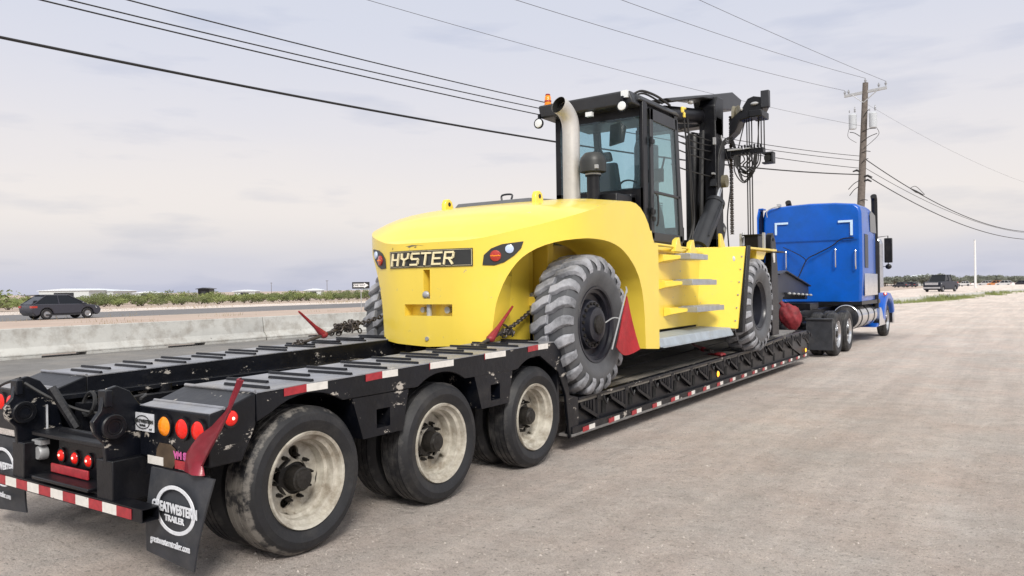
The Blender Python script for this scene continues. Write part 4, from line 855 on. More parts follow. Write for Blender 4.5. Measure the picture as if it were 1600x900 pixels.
# rounded plan outline (dx from centre line, y)
PL0 = [(0, 6.13), (.45, 6.165), (.83, 6.31), (1.15, 6.53), (1.36, 6.84), (1.42, 7.3), (1.42, 8.0), (1.42, 8.83)]
PLs = [(v.x, v.y) for v in spline([(a, b, 0) for a, b in PL0], 8)]
SL = [0.0]
for (a, b), (c, d) in zip(PLs, PLs[1:]): SL.append(SL[-1]+math.hypot(c-a, d-b))
def plan(s_):
    s_ = max(0, min(SL[-1], s_))
    for i in range(len(SL)-1):
        if s_ <= SL[i+1]+1e-9: t = (s_-SL[i])/(SL[i+1]-SL[i]); return (lerp(PLs[i][0], PLs[i+1][0], t), lerp(PLs[i][1], PLs[i+1][1], t))
def sof(dx, y): return min(((math.hypot(a-dx, b-y), s_) for (a, b), s_ in [(plan(q*SL[-1]/600), q*SL[-1]/600) for q in range(601)]))[1]
def nrm(s_):
    a, b = plan(max(0, s_-.01)), plan(min(SL[-1], s_+.01)); d = Vector((b[0]-a[0], b[1]-a[1])).normalized(); return (d.y, -d.x)
LIP = [(0, 6.13, 1.10), (.45, 6.17, 1.12), (.724, 6.26, 1.15), (.727, 6.27, 1.25), (.742, 6.3, 1.475), (.793, 6.32, 1.66), (.892, 6.39, 1.885), (1.02, 6.49, 2.045), (1.19, 6.68, 2.15), (1.33, 6.97, 2.195), (1.40, 7.2, 2.20), (1.42, 7.47, 2.185), (1.42, 7.72, 2.14), (1.42, 7.91, 2.07), (1.42, 8.08, 1.97), (1.42, 8.21, 1.86), (1.42, 8.30, 1.74), (1.42, 8.365, 1.58), (1.42, 8.405, 1.35), (1.42, 8.42, 1.15), (1.42, 8.43, .955), (1.42, 8.83, .925)]
LIP = LIP[:2]+[tuple(v) for v in spline(LIP[2:21], 3)]+LIP[21:]
LS = [(sof(a, b), z) for a, b, z in LIP]; LS[0] = (0, 1.10); LS[-1] = (SL[-1], .925)
for i in range(1, len(LS)): 
    if LS[i][0] <= LS[i-1][0]: LS[i] = (LS[i-1][0]+.002, LS[i][1])
CREST = [(0, 6.13, 2.18), (.45, 6.17, 2.183), (.66, 6.23, 2.205), (.85, 6.33, 2.25), (1.15, 6.53, 2.33), (1.34, 6.85, 2.43), (1.42, 7.35, 2.56), (1.42, 7.76, 2.64), (1.42, 8.05, 2.665), (1.42, 8.2, 2.655), (1.42, 8.33, 2.615), (1.42, 8.45, 2.54), (1.42, 8.55, 2.44), (1.42, 8.63, 2.32), (1.42, 8.68, 2.22), (1.42, 8.83, 2.20)]
CS = [(sof(a, b), z) for a, b, z in CREST]
ss = sorted(set([round(q, 4) for q in SL]+[round(q[0], 4) for q in LS]+[round(q[0], 4) for q in CS]+[sof(.045, 6.13), .32]))
ss = [s_ for i, s_ in enumerate(ss) if i == 0 or s_-ss[i-1] > .0012]
m = MB(); recess = []
for sg in (1, -1):
    cols_ = []
    for s_ in ss:
        x, y = plan(s_); zb, zt = interp(s_, LS), interp(s_, CS)
        rows = [zb, 1.42, 1.54, 1.60, 1.90, zt]
        if zb > 1.3: rows = [lerp(zb, zt, q/5) for q in range(6)]
        elif s_ > sof(.72, 6.26) and zb <= 1.3 and y > 8: rows = [lerp(zb, zt, q/5) for q in range(6)]
        ff = .012*max(0, 1-abs(s_)/.9)
        cols_.append([(XC+sg*x, y, z) for z in rows])
    for i in range(len(cols_)-1):
        for j in range(5):
            mid = (ss[i]+ss[i+1])/2
            if mid < .33 and ss[i+1] <= .3201 and j == 1: continue
            if mid < .05 and ss[i+1] <= sof(.045, 6.13)+.001 and j == 3: continue
            q = [cols_[i][j], cols_[i+1][j], cols_[i+1][j+1], cols_[i][j+1]]
            m.face(q if sg == 1 else q[::-1])
    # tunnel surface of the wheel arch, inner wall and edge thickness
    lipcols = [(s_, plan(s_), interp(s_, LS)) for s_ in ss if s_ >= LS[2][0]-.001]
    for (sa, pa, za), (sb, pb, zb) in zip(lipcols, lipcols[1:]):
        if pb[1] > 8.45: dx = .10
        qa = (XC+sg*min(pa[0], max(.73, pa[0]-.62)), pa[1]+(.30 if pa[0] < .9 else 0), za); qb = (XC+sg*min(pb[0], max(.73, pb[0]-.62)), pb[1]+(.30 if pb[0] < .9 else 0), zb)
        m.face([(XC+sg*pa[0], pa[1], za), (XC+sg*pb[0], pb[1], zb), qb, qa])
# top surface
def crown(y): return interp(y, [(6.13, 0), (6.17, .0), (6.25, .03), (6.4, .085), (6.6, .14), (6.9, .155), (7.2, .13), (7.6, .10), (8.1, .07), (8.8, .05)])
tops = [(plan(s_), interp(s_, CS)) for s_ in ss]; K = 16; prev = None
for (x, y), z in tops:
    zc_ = z+crown(y)
    if y > 8.1: zc_ = 2.665+.07-.28*(y-8.1)
    row = []
    for k in range(K+1):
        t = -1+2*k/K; prof_ = 1-abs(t)**3.4; row.append((XC+t*x, y, lerp(z, zc_, prof_)))
    if prev:
        for k in range(K):
            try: m.face([prev[k], prev[k+1], row[k+1], row[k]])
            except Exception: pass
    prev = row
# front closing wall of the shell
m.face([(XC+1.42, 8.83, .925), (XC+1.42, 8.83, 2.20), (XC+1.0, 8.83, 2.20), (XC+1.0, 8.83, .925)]); m.face([(XC-1.42, 8.83, .925), (XC-1.42, 8.83, 2.20), (XC-1.0, 8.83, 2.20), (XC-1.0, 8.83, .925)])
shell = m.build('counterweight_body', 'yellow', FK, merge=.0015, sharp=38)
bv = shell.modifiers.new('edge', 'BEVEL'); bv.width = .014; bv.segments = 2; bv.limit_method = 'ANGLE'; bv.angle_limit = R(42)
# recess linings
def lining(x0, x1, z0, z1, yf, d, name='recess'):
    m = MB(); a = [(x0, yf, z0), (x1, yf, z0), (x1, yf, z1), (x0, yf, z1)]; b = [(p[0], p[1]+d, p[2]) for p in a]
    m.poly(a+b, [(0, 1, 5, 4), (1, 2, 6, 5), (2, 3, 7, 6), (3, 0, 4, 7), (4, 5, 6, 7)]); return m.build(name, 'yellow', shell, fixn=True)
lining(XC-.32, XC+.32, 1.42, 1.54, 6.145, .12); lining(XC-.046, XC+.046, 1.60, 1.90, 6.13, .12)
m = MB(); m.cyl((XC-.02, 6.19, 1.42), (XC-.02, 6.19, 1.63), .028, seg=12); m.ell((XC-.02, 6.14, 1.64), .045, .03, .04, 8, 6); m.build('towing_pin', 'galv', shell)
m = MB(); m.cyl((XC+.20, 6.265, 1.48), (XC+.20, 6.21, 1.48), .036, seg=12); m.cyl((XC-.13, 6.265, 1.48), (XC-.13, 6.21, 1.48), .030, seg=12); m.cyl((XC, 6.14, 1.185), (XC, 6.115, 1.185), .022, seg=10); m.build('bolt', 'galv', shell)
# badge and letters, wrapped on the curved face
def cw(dx, z, off):
    sg = 1 if dx >= 0 else -1; s_ = abs(dx); x, y = plan(s_); nx_, ny_ = nrm(s_) if s_ > .02 else (0, -1); return (XC+sg*(x+nx_*off), y+ny_*off, z)
def wrapped(m, pts, o0, o1):
    """pts: polygon of (u,z) on the face, subdivided along edges"""
    P = []
    for i, (a, b) in enumerate(pts):
        c, d = pts[(i+1) % len(pts)]; n = max(1, int(abs(c-a)/.05))
        for k in range(n): P.append((lerp(a, c, k/n), lerp(b, d, k/n)))
    n = len(P); m.poly([cw(a, b, o0) for a, b in P]+[cw(a, b, o1) for a, b in P], [tuple(range(2*n-1, n-1, -1))]+[(i, (i+1) % n, (i+1) % n+n, i+n) for i in range(n)])
def strip_poly(u0, u1, z0, z1, o0, o1, m, n=14):
    for k in range(n):
        a, b = lerp(u0, u1, k/n), lerp(u0, u1, (k+1)/n)
        m.hexa([cw(a, z0, o1), cw(b, z0, o1), cw(b, z0, o0), cw(a, z0, o0)], [cw(a, z1, o1), cw(b, z1, o1), cw(b, z1, o0), cw(a, z1, o0)])
PU0, PU1, PZ0, PZ1 = -.555, .56, 1.925, 2.105
m = MB(); strip_poly(PU0, PU1, PZ0, PZ1, -.004, .012, m); pb = m.build('name_badge', 'plate', FK, merge=.001, sharp=30)
m = MB()
for (a, b, c, d) in ((PU0+.009, PU1-.009, PZ1-.0115, PZ1-.009), (PU0+.009, PU1-.009, PZ0+.009, PZ0+.0115), (PU0+.009, PU0+.012, PZ0+.009, PZ1-.009), (PU1-.012, PU1-.009, PZ0+.009, PZ1-.009)): strip_poly(a, b, c, d, .010, .0135, m, 14 if b-a > .1 else 1)
m.build('badge_line', 'letters', pb)
LET = {'H': [[(0, 0), (0, 1)], [(1, 0), (1, 1)], [(0, .5), (1, .5)]], 'Y': [[(0, 1), (.05, .62), (.5, .46), (.95, .62), (1, 1)], [(.5, .46), (.45, 0)]],
 'S': [[(1, 1), (.12, 1), (0, .9), (0, .60), (.12, .52), (.9, .50), (1, .42), (1, .10), (.88, 0), (0, 0)]], 'T': [[(-.05, 1), (1.05, 1)], [(.5, 1), (.5, 0)]],
 'E': [[(1, 1), (0, 1), (0, 0), (1, 0)], [(0, .5), (.85, .5)]], 'R': [[(0, 0), (0, 1), (.88, 1), (1, .9), (1, .58), (.88, .48), (0, .48)], [(.5, .48), (1, 0)]]}
m = MB(); u = -.50; lw, lh, st_ = .098, .115, .0112
for ch in 'HYSTER':
    for line in LET[ch]:
        for (a, b), (c, d) in zip(line, line[1:]):
            p0 = Vector((u+a*lw+b*.022, 1.955+b*lh)); p1 = Vector((u+c*lw+d*.022, 1.955+d*lh)); dd = (p1-p0).normalized()*st_*.75; nn = Vector((-dd.y, dd.x)).normalized()*st_*.85
            if (p1-p0).length < .001: continue
            q = [p0-dd-nn, p1+dd-nn, p1+dd+nn, p0-dd+nn]
            m.poly([cw(v.x, v.y, .0135) for v in q]+[cw(v.x, v.y, .030) for v in q], [(4, 5, 6, 7), (0, 1, 5, 4), (1, 2, 6, 5), (2, 3, 7, 6), (3, 0, 4, 7)])
    u += .148
m.build('raised_lettering', 'letters', pb)
m = MB()
for (a0_, b0_, a1_, b1_) in ((-.30, 2.150, -.10, 2.158), (-.26, 2.140, -.20, 2.152), (-.12, 2.155, -.03, 2.150), (-.17, 2.135, -.13, 2.142), (-.52, 2.128, -.50, 2.145)): m.poly([cw(a0_, b0_, .0025), cw((a0_+a1_)/2, b0_-.003, .003), cw(a1_, b1_, .0025), cw((a0_+a1_)/2, b1_+.005, .0025)], [(0, 1, 2, 3)])
m.build('paint_scratch', 'grease', shell)
# lamp clusters
for sg in (1, -1):
    s0 = [(.66, 1.930), (.675, 2.03), (.75, 2.095), (.86, 2.135), (1.075, 2.16), (1.05, 2.09), (.98, 2.02), (.88, 1.955), (.78, 1.925)]
    m = MB(); P = [cw(sg*a, b, .012) for a, b in s0]; Q = [cw(sg*a, b, -.003) for a, b in s0]; n = len(P); c_ = cw(sg*.84, 2.04, .014)
    m.poly(P+Q+[c_], [(i, (i+1) % n, 2*n) for i in range(n)]+[(i, (i+1) % n, (i+1) % n+n, i+n) for i in range(n)]); hs = m.build('rear_light_cluster', 'plate', FK, bevel=.004)
    for (a, b, r_, mt, nmz) in ((.795, 2.02, .058, 'redlens', 'red_lens'), (.935, 2.085, .045, 'bluelens', 'clear_lens')):
        c = Vector(cw(sg*a, b, .012)); q = Vector(cw(sg*a, b, .05)); d = (q-c).normalized(); m = MB(); m.tube([c-d*.006, c+d*.012, c+d*.018, c+d*.020], [r_, r_*.95, r_*.6, .001], 22); m.build(nmz, mt, hs)
    m = MB()
    for a in (.765, .825): m.ell(cw(sg*a, 2.022, .033), .007, .007, .007, 6, 4)
    strip_poly(sg*.745, sg*.845, 2.015, 2.024, .028, .033, m, 3); m.build('lens_bar', 'amber', hs)
# lifting lugs
for x in (-5.79, -4.51):
    m = MB(); m.prism([(7.22, 2.55), (7.22, 2.72), (7.25, 2.77), (7.31, 2.78), (7.36, 2.75), (7.38, 2.70), (7.42, 2.55)], x-.03, x+.03, 'x'); m.xf(Matrix.Identity(4)); lg = m.build('lifting_lug', 'yellow', FK, bevel=.012)
    m = MB(); m.lathe([(-.034, .018), (-.034, .0005), ], (x, 7.30, 2.715), 'x', 14); m.lathe([(.034, .026), (.034, .0005)], (x, 7.30, 2.715), 'x', 14); m.build('lug_hole', 'darkgrey', lg)
# engine hatch
m = MB(); m.hexa([(-5.72, 7.26, 2.60), (-4.58, 7.26, 2.60), (-4.60, 8.40, 2.60), (-5.70, 8.40, 2.60)], [(-5.66, 7.34, 2.715), (-4.64, 7.34, 2.715), (-4.64, 8.36, 2.775), (-5.66, 8.36, 2.775)]); ht = m.build('engine_hatch', 'hatch', FK, bevel=.008)
m = MB(); m.tube(spline([(-5.30, 7.75, 2.77), (-5.30, 7.76, 2.83), (-5.16, 7.76, 2.83), (-5.16, 7.75, 2.77)], 4), .012, 6); m.build('hatch_handle', 'darkgrey', ht)
# frame interior behind wheel arch
m = MB()
for sg in (1, -1):
    f = lambda a: XC+sg*a
    m.box(f(.60), f(.70), 6.30, 7.02, 1.13, 2.10); m.box(f(.40), f(.50), 6.9, 8.40, 1.55, 2.20); m.box(f(.50), f(.66), 7.02, 7.16, 1.52, 2.2)
    m.box(f(.5), f(.80), 7.25, 7.37, 1.62, 2.2); m.prism([(7.0, 1.50), (7.0, 1.60), (7.6, 1.60), (7.6, 1.42), (7.2, 1.42)], f(.50), f(.78), 'x')
    m.box(f(.55), f(1.40), 8.46, 8.80, .96, 1.3)
m.box(XC-.62, XC+.62, 6.6, 6.75, 1.14, 2.2); m.build('rear_frame', 'yellow', FK, bevel=.01)
m = MB(); m.box(XC-.46, XC+.46, 6.8, 8.5, .98, 1.52); m.box(XC-1.0, XC+1.0, 7.18, 7.42, 1.10, 1.42); m.cyl((XC-1.1, 7.1, 1.26), (XC+1.1, 7.1, 1.26), .06, seg=14); m.box(XC-.9, XC+.9, 8.5, 12.2, .86, 1.5); m.build('steer_axle', 'blackclean', FK, bevel=.01)
m = MB(); m.cyl((-4.50, 7.12, 1.60), (-4.34, 7.12, 1.60), .045, seg=12); m.ell((-4.33, 7.12, 1.60), .03, .04, .04, 8, 6); m.build('steering_pin', 'galv', FK)
CXH = -4.39
# side panels, step well and front fender (both sides)
def side(sg):
    f = lambda x: x if sg == 1 else 2*XC-x
    m = MB()
    m.prism([(8.835, 1.10), (8.835, 2.205), (11.42, 2.13), (11.28, 1.10)], f(-4.13), f(-4.17), 'x')
    m.box(f(-4.13), f(-3.735), 8.832, 8.86, .93, 2.20)
    A, B = (-4.15, 11.38), (-3.63, 12.04); a2, b2 = (-4.15, 11.22), (-3.66, 11.70); t = .03
    m.hexa([(f(a2[0]), a2[1], 1.06), (f(b2[0]), b2[1], 1.02), (f(b2[0]), b2[1]+t*1.3, 1.02), (f(a2[0]), a2[1]+t*1.3, 1.06)], [(f(A[0]), A[1], 2.26), (f(B[0]), B[1], 2.29), (f(B[0]), B[1]+t*1.3, 2.29), (f(A[0]), A[1]+t*1.3, 2.26)])
    # fender top
    m.hexa([(f(-4.6), 11.35, 2.22), (f(-3.63), 12.06, 2.262), (f(-3.63), 13.9, 2.27), (f(-4.6), 13.9, 2.22)], [(f(-4.6), 11.35, 2.28), (f(-3.63), 12.06, 2.297), (f(-3.63), 13.9, 2.31), (f(-4.6), 13.9, 2.28)])
    m.prism([(12.9, 2.10), (12.9, 2.26), (13.5, 2.26), (13.3, 2.12)], f(-3.70), f(-3.98), 'x')
    # fin and brackets
    m.prism([(11.72, 1.75), (11.80, 2.28), (11.80, 2.50), (11.88, 2.50), (12.06, 2.28), (11.86, 1.95)], f(-3.98), f(-3.94), 'x')
    p = m.build('side_panel', 'yellow', FK, bevel=.008)
    m = MB()
    for (y, z) in ((8.95, 2.20), (9.9, 2.16), (10.45, 2.15)): m.prism([(y, z), (y+.06, z+.16), (y+.16, z+.2), (y+.2, z+.1), (y+.3, z)], f(-4.0), f(-3.93), 'x')
    m.cyl((f(-3.97), 9.2, 2.24), (f(-3.97), 10.7, 2.22), .018, seg=8); m.box(f(-4.12), f(-4.04), 8.9, 11.3, 2.17, 2.20); m.build('yellow_bracket', 'yellow', p, bevel=.006)
    m = MB(); m.hexa([(f(-4.14), 8.87, .935), (f(-3.72), 8.87, .935), (f(-3.70), 11.66, .93), (f(-4.14), 11.25, .93)], [(f(-4.14), 8.87, 1.06), (f(-3.76), 8.87, 1.045), (f(-3.74), 11.60, 1.045), (f(-4.14), 11.22, 1.08)]); m.build('step_platform', 'step', FK, bevel=.012)
    m = MB(); m.prism([(8.9, .931), (8.9, .945), (11.6, .94), (11.6, .926)], f(-3.715), f(-3.695), 'x'); m.build('platform_lip', 'step', FK)
    for i, (y0, y1, z) in enumerate(((9.98, 11.30, 1.40), (9.80, 10.98, 1.775), (9.75, 10.62, 2.13))):
        m = MB(); m.box(f(-4.02), f(-3.74), y0+.22, y1+.03, z-.075, z); 
        for k in range(3): m.box(f(-3.99+k*.08), f(-3.955+k*.08), y0+.24, y1, z, z+.01)
        t_ = m.build('step_tread', 'alu', FK, bevel=.008)
        m = MB(); m.hexa([(f(-4.128), y0-.05, z-.13), (f(-4.03), y0-.02, z-.10), (f(-3.86), y0+.26, z-.062), (f(-4.12), y0+.40, z-.11)], [(f(-4.128), y0-.05, z+.0), (f(-4.03), y0-.02, z-.012), (f(-3.86), y0+.26, z-.025), (f(-4.12), y0+.40, z-.01)]); m.box(f(-4.128), f(-4.02), y0+.2, y1-.1, z-.05, z-.005); m.build('step_bracket', 'yellow', t_, bevel=.006)
    m = MB(); m.hexa([(f(-3.70), 11.735, .96), (f(-3.60), 11.735, .96), (f(-3.585), 11.83, .96), (f(-3.70), 11.83, .96)], [(f(-3.70), 12.08, 2.31), (f(-3.60), 12.08, 2.31), (f(-3.585), 12.20, 2.31), (f(-3.70), 12.20, 2.31)]); m.build('rubber_mudguard', 'blackclean', FK, bevel=.01)
side(1); side(-1)
for k in range(6): q = .08+k*.165; m = MB(); xx, yy2, zz2 = lerp(-3.69, -3.655, q), lerp(11.66, 11.99, q), lerp(1.05, 2.25, q); m.cyl((xx, yy2-.012, zz2), (xx, yy2+.01, zz2), .012, seg=6); m.build('fender_bolt', 'galv', FK)
for z_ in (2.75, 3.75): m = MB(); m.cyl((CXH+.035, 10.12, z_-.05), (CXH+.035, 10.12, z_+.05), .022, seg=10); m.box(CXH, CXH+.04, 10.12, 10.24, z_-.03, z_+.03); m.build('door_hinge', 'blackclean', FK)
m = MB(); m.ell((-3.765, 11.86, 2.10), .035, .02, .045, 10, 6); m.build('warning_decal', 'sticker', FK)
m = MB(); m.box(XC-1.0, XC+1.0, 8.6, 13.9, 1.6, 2.235); m.build('chassis_deck', 'yellow', FK, bevel=.01)
# wheels
def big_wheel(c, out, R_=.75, w=.46, rimR=.40, deep=False, lugs=22, name='wheel'):
    m = MB(); h = w/2
    m.lathe([(h-.05, rimR), (h-.03, rimR+.03), (h+.004, rimR+.13), (h+.0, R_-.17), (h-.02, R_-.10), (h-.06, R_-.055), (0, R_-.045), (-h+.06, R_-.055), (-h+.02, R_-.10), (-h, R_-.17), (-h-.004, rimR+.13), (-h+.03, rimR+.03), (-h+.05, rimR)], seg=80)
    root = None; rimpart = MB()
    if deep: rimpart.lathe([(h-.052, rimR+.012), (h-.035, rimR+.005), (h-.04, rimR-.02), (h-.07, rimR-.03), (h-.10, rimR-.06), (-.10, rimR-.08), (-.12, .22), (-.13, .001)], seg=56)
    else: rimpart.lathe([(h-.052, rimR+.012), (h-.035, rimR+.005), (h-.04, rimR-.02), (h-.07, rimR-.03), (h-.08, rimR-.06), (h-.13, rimR-.075), (h-.14, .27), (h-.09, .255), (h-.085, .19), (h-.03, .18), (h-.02, .12), (h-.03, .001)], seg=56)
    rimpart.lathe([(-h+.052, rimR+.012), (-h+.06, rimR-.04), (-h+.2, rimR-.09), (-h+.22, .001)], seg=40)
    rim = rimpart.build(name, 'bigrim', FK, origin=(0, 0, 0), sharp=30); t_ = m.build('tyre', 'bigside', rim, origin=(0, 0, 0), sharp=40)
    m = MB()
    for side_ in (1, -1):
        for k in range(lugs):
            a0 = 2*math.pi*(k+(.5 if side_ < 0 else 0))/lugs
            rail = [(h+.0, R_-.15, 0, .060, .03), (h+.006, R_-.105, .0, .066, .03), (h-.012, R_-.05, .0, .070, .05), (h-.05, R_-.012, .012, .078, .05), (h-.11, R_, .05, .078, .05), (h-.17, R_+.002, .115, .072, .05), (-.01, R_+.003, .15, .066, .05)]
            ring = []
            for (x_, r_, sk, da, th) in rail:
                a = a0+sk*side_
                def P(rr, aa): return (side_*x_, rr*math.cos(aa), rr*math.sin(aa))
                ri = r_-th if x_ > h-.03 else min(r_-th, R_-.05)
                ring.append([P(ri, a-da*1.15), P(r_, a-da*.82), P(r_, a+da*.82), P(ri, a+da*1.15)])
            V = [p for q in ring for p in q]; F = [(0, 1, 2, 3), tuple(len(V)-4+i for i in (3, 2, 1, 0))]
            for i in range(len(ring)-1):
                for j in range(4): F.append((i*4+j, i*4+(j+1) % 4, i*4+4+(j+1) % 4, i*4+4+j))
            m.poly(V, F)
    m.build('tread_block', 'bigrubber', rim, origin=(0, 0, 0), bevel=.006)
    if not deep:
        m = MB()
        for k in range(20): a = 2*math.pi*k/20; m.cyl((h-.14, .225*math.cos(a), .225*math.sin(a)), (h-.07, .225*math.cos(a), .225*math.sin(a)), .018, seg=6)
        m.lathe([(h-.03, .10), (h+.0, .095), (h+.005, .06), (h+.005, .001)], seg=20); m.build('hub', 'hub', rim, origin=(0, 0, 0))
    rim.location = Vector(c)-wp(FK); rim.rotation_euler = (random.random(), 0, 0 if out > 0 else math.pi); return rim
rw = big_wheel((-3.75-.23, 7.30, 1.295), 1); o = copy_tree(rw, FK); o.location = Vector((2*XC+3.98, 7.30, 1.295))-wp(FK); o.rotation_euler = (.3, 0, math.pi)
fw = big_wheel((-3.63-.23, 12.88, 1.355), 1, R_=.775, w=.48, rimR=.41, deep=True); o = copy_tree(fw, FK); o.location = Vector((2*XC+3.86, 12.88, 1.355))-wp(FK); o.rotation_euler = (.3, 0, math.pi)
m = MB(); m.cyl((XC-1.1, 12.88, 1.355), (XC+1.1, 12.88, 1.355), .22, seg=24); m.build('drive_axle', 'blackclean', FK)
# ---- cab
CX0, CX1, CY0, CY1, CZ0 = -5.80, -4.39, 9.92, 11.32, 2.24
def rz(y): return 4.26+.0*(y)
cab = MB()
def post(m, p, q, sx, sy): 
    m.hexa([(p[0]-sx, p[1]-sy, p[2]), (p[0]+sx, p[1]-sy, p[2]), (p[0]+sx, p[1]+sy, p[2]), (p[0]-sx, p[1]+sy, p[2])], [(q[0]-sx, q[1]-sy, q[2]), (q[0]+sx, q[1]-sy, q[2]), (q[0]+sx, q[1]+sy, q[2]), (q[0]-sx, q[1]+sy, q[2])])
post(cab, (CX1-.025, CY0+.06, CZ0), (CX1-.025, CY0+.06, 4.30), .03, .06); post(cab, (CX0+.05, CY0+.06, CZ0), (CX0+.05, CY0+.06, 4.22), .05, .06)
post(cab, (CX1-.05, CY1+.08, CZ0), (CX1-.05, CY1-.15, 4.28), .05, .05); post(cab, (CX0+.05, CY1+.08, CZ0), (CX0+.05, CY1-.15, 4.22), .05, .05)
cab.box(CX0, CX1, CY0, CY0+.08, CZ0, 3.08); cab.box(CX0, CX1, CY0+.08, CY1+.1, CZ0, 2.36); cab.box(CX0, CX1, CY1+.02, CY1+.12, CZ0, 2.6); cab.box(CX0+.02, CX1-.02, CY0+.02, CY0+.09, 4.05, 4.27)
cab.prism([(CY0+.1, CZ0), (CY0+.1, 4.28), (CY0+.18, 4.28), (CY0+.18, CZ0)], CX1-.03, CX1-.005, 'x')
cb = cab.build('cab_frame', 'blackclean', FK, bevel=.012)
m = MB(); m.hexa([(CX0-.13, CY0-.22, 4.19), (CX1-.02, CY0-.22, 4.20), (CX1-.02, CY1-.1, 4.20), (CX0-.13, CY1-.1, 4.19)], [(CX0-.15, CY0-.25, 4.38), (CX1-.10, CY0-.25, 4.40), (CX1-.10, CY1-.1, 4.42), (CX0-.15, CY1-.1, 4.40)])
m.hexa([(CX1-.30, CY0-.1, 4.27), (CX1+.02, CY0-.1, 4.27), (CX1+.02, CY1, 4.29), (CX1-.30, CY1, 4.29)], [(CX1-.30, CY0-.05, 4.37), (CX1-.03, CY0-.05, 4.36), (CX1-.03, CY1-.05, 4.38), (CX1-.30, CY1-.05, 4.39)])
rf = m.build('cab_roof', 'darkgrey', FK, bevel=.03)
m = MB(); m.tube(spline([(CX1-.12, CY0-.05, 4.37), (CX1-.05, CY0+.1, 4.44), (CX1+.0, CY0+.5, 4.44), (CX1+.0, CY0+1.0, 4.40)], 5), .018, 6); m.tube(spline([(CX1-.2, CY0+.1, 4.38), (CX1-.1, CY0+.3, 4.45), (CX1-.08, CY0+.9, 4.42)], 5), .014, 6); m.build('roof_cable', 'cable', rf)
m = MB(); m.box(CX1-.2, CX1-.10, CY0-.27, CY0-.2, 4.29, 4.39); m.build('roof_lamp', 'lampface', rf)
m = MB(); m.box(CX0+.10, CX1-.055, CY0-.012, CY0-.002, 3.06, 4.07); m.build('rear_window', 'cabglass', FK)
m = MB(); m.box(CX0+.01, CX0+.025, CY0+.12, CY1-.1, 2.5, 4.2); m.build('left_window', 'clearglass', FK)
m = MB(); m.hexa([(CX0+.1, CY1+.04, 2.6), (CX1-.1, CY1+.04, 2.6), (CX1-.1, CY1+.055, 2.6), (CX0+.1, CY1+.055, 2.6)], [(CX0+.1, CY1-.15, 4.22), (CX1-.1, CY1-.15, 4.22), (CX1-.1, CY1-.135, 4.22), (CX0+.1, CY1-.135, 4.22)]); m.build('windscreen', 'clearglass', FK)
# door on the right side
dy0, dy1 = CY0+.22, CY1+.06
m = MB(); x0, x1 = CX1-.02, CX1+.02
m.hexa([(x0, dy0, 2.36), (x1, dy0, 2.36), (x1, dy0+.10, 2.36), (x0, dy0+.10, 2.36)], [(x0, dy0, 4.22), (x1, dy0, 4.22), (x1, dy0+.10, 4.22), (x0, dy0+.10, 4.22)])
m.hexa([(x0, dy1-.16, 2.36), (x1, dy1-.16, 2.36), (x1, dy1-.02, 2.36), (x0, dy1-.02, 2.36)], [(x0, dy1-.32, 4.22), (x1, dy1-.32, 4.22), (x1, dy1-.20, 4.22), (x0, dy1-.20, 4.22)])
m.box(x0, x1, dy0, dy1-.06, 2.33, 2.46); m.box(x0, x1, dy0, dy1-.24, 4.05, 4.22); m.box(x0, x1, dy0+.1, dy1-.12, 3.02, 3.06)
dr = m.build('cab_door', 'darkgrey', FK, bevel=.008)
m = MB(); m.hexa([(CX1-.008, dy0+.08, 2.44), (CX1+.004, dy0+.08, 2.44), (CX1+.004, dy1-.14, 2.44), (CX1-.008, dy1-.14, 2.44)], [(CX1-.008, dy0+.08, 4.07), (CX1+.004, dy0+.08, 4.07), (CX1+.004, dy1-.30, 4.07), (CX1-.008, dy1-.30, 4.07)]); m.build('door_glass', 'doorglass', dr)
m = MB(); m.tube(spline([(CX1+.03, dy0+.14, 2.55), (CX1+.06, dy0+.14, 2.62), (CX1+.06, dy0+.14, 2.95), (CX1+.03, dy0+.14, 3.0)], 4), .012, 6); m.box(CX1+.02, CX1+.04, dy0+.02, dy0+.10, 2.62, 2.68); m.build('door_handle', 'cable', dr)
m = MB(); m.prism([(CY0+.32, 2.42), (CY0+.32, 2.93), (CY0+.60, 2.96), (CY0+.78, 2.72), (CY0+.86, 2.42)], CX1-.045, CX1-.035, 'x')
for k in range(14): m.box(CX1-.035, CX1-.028, CY0+.36, CY0+.74, 2.46+k*.034, 2.472+k*.034)
m.build('vent_grille', 'blackclean', cb)
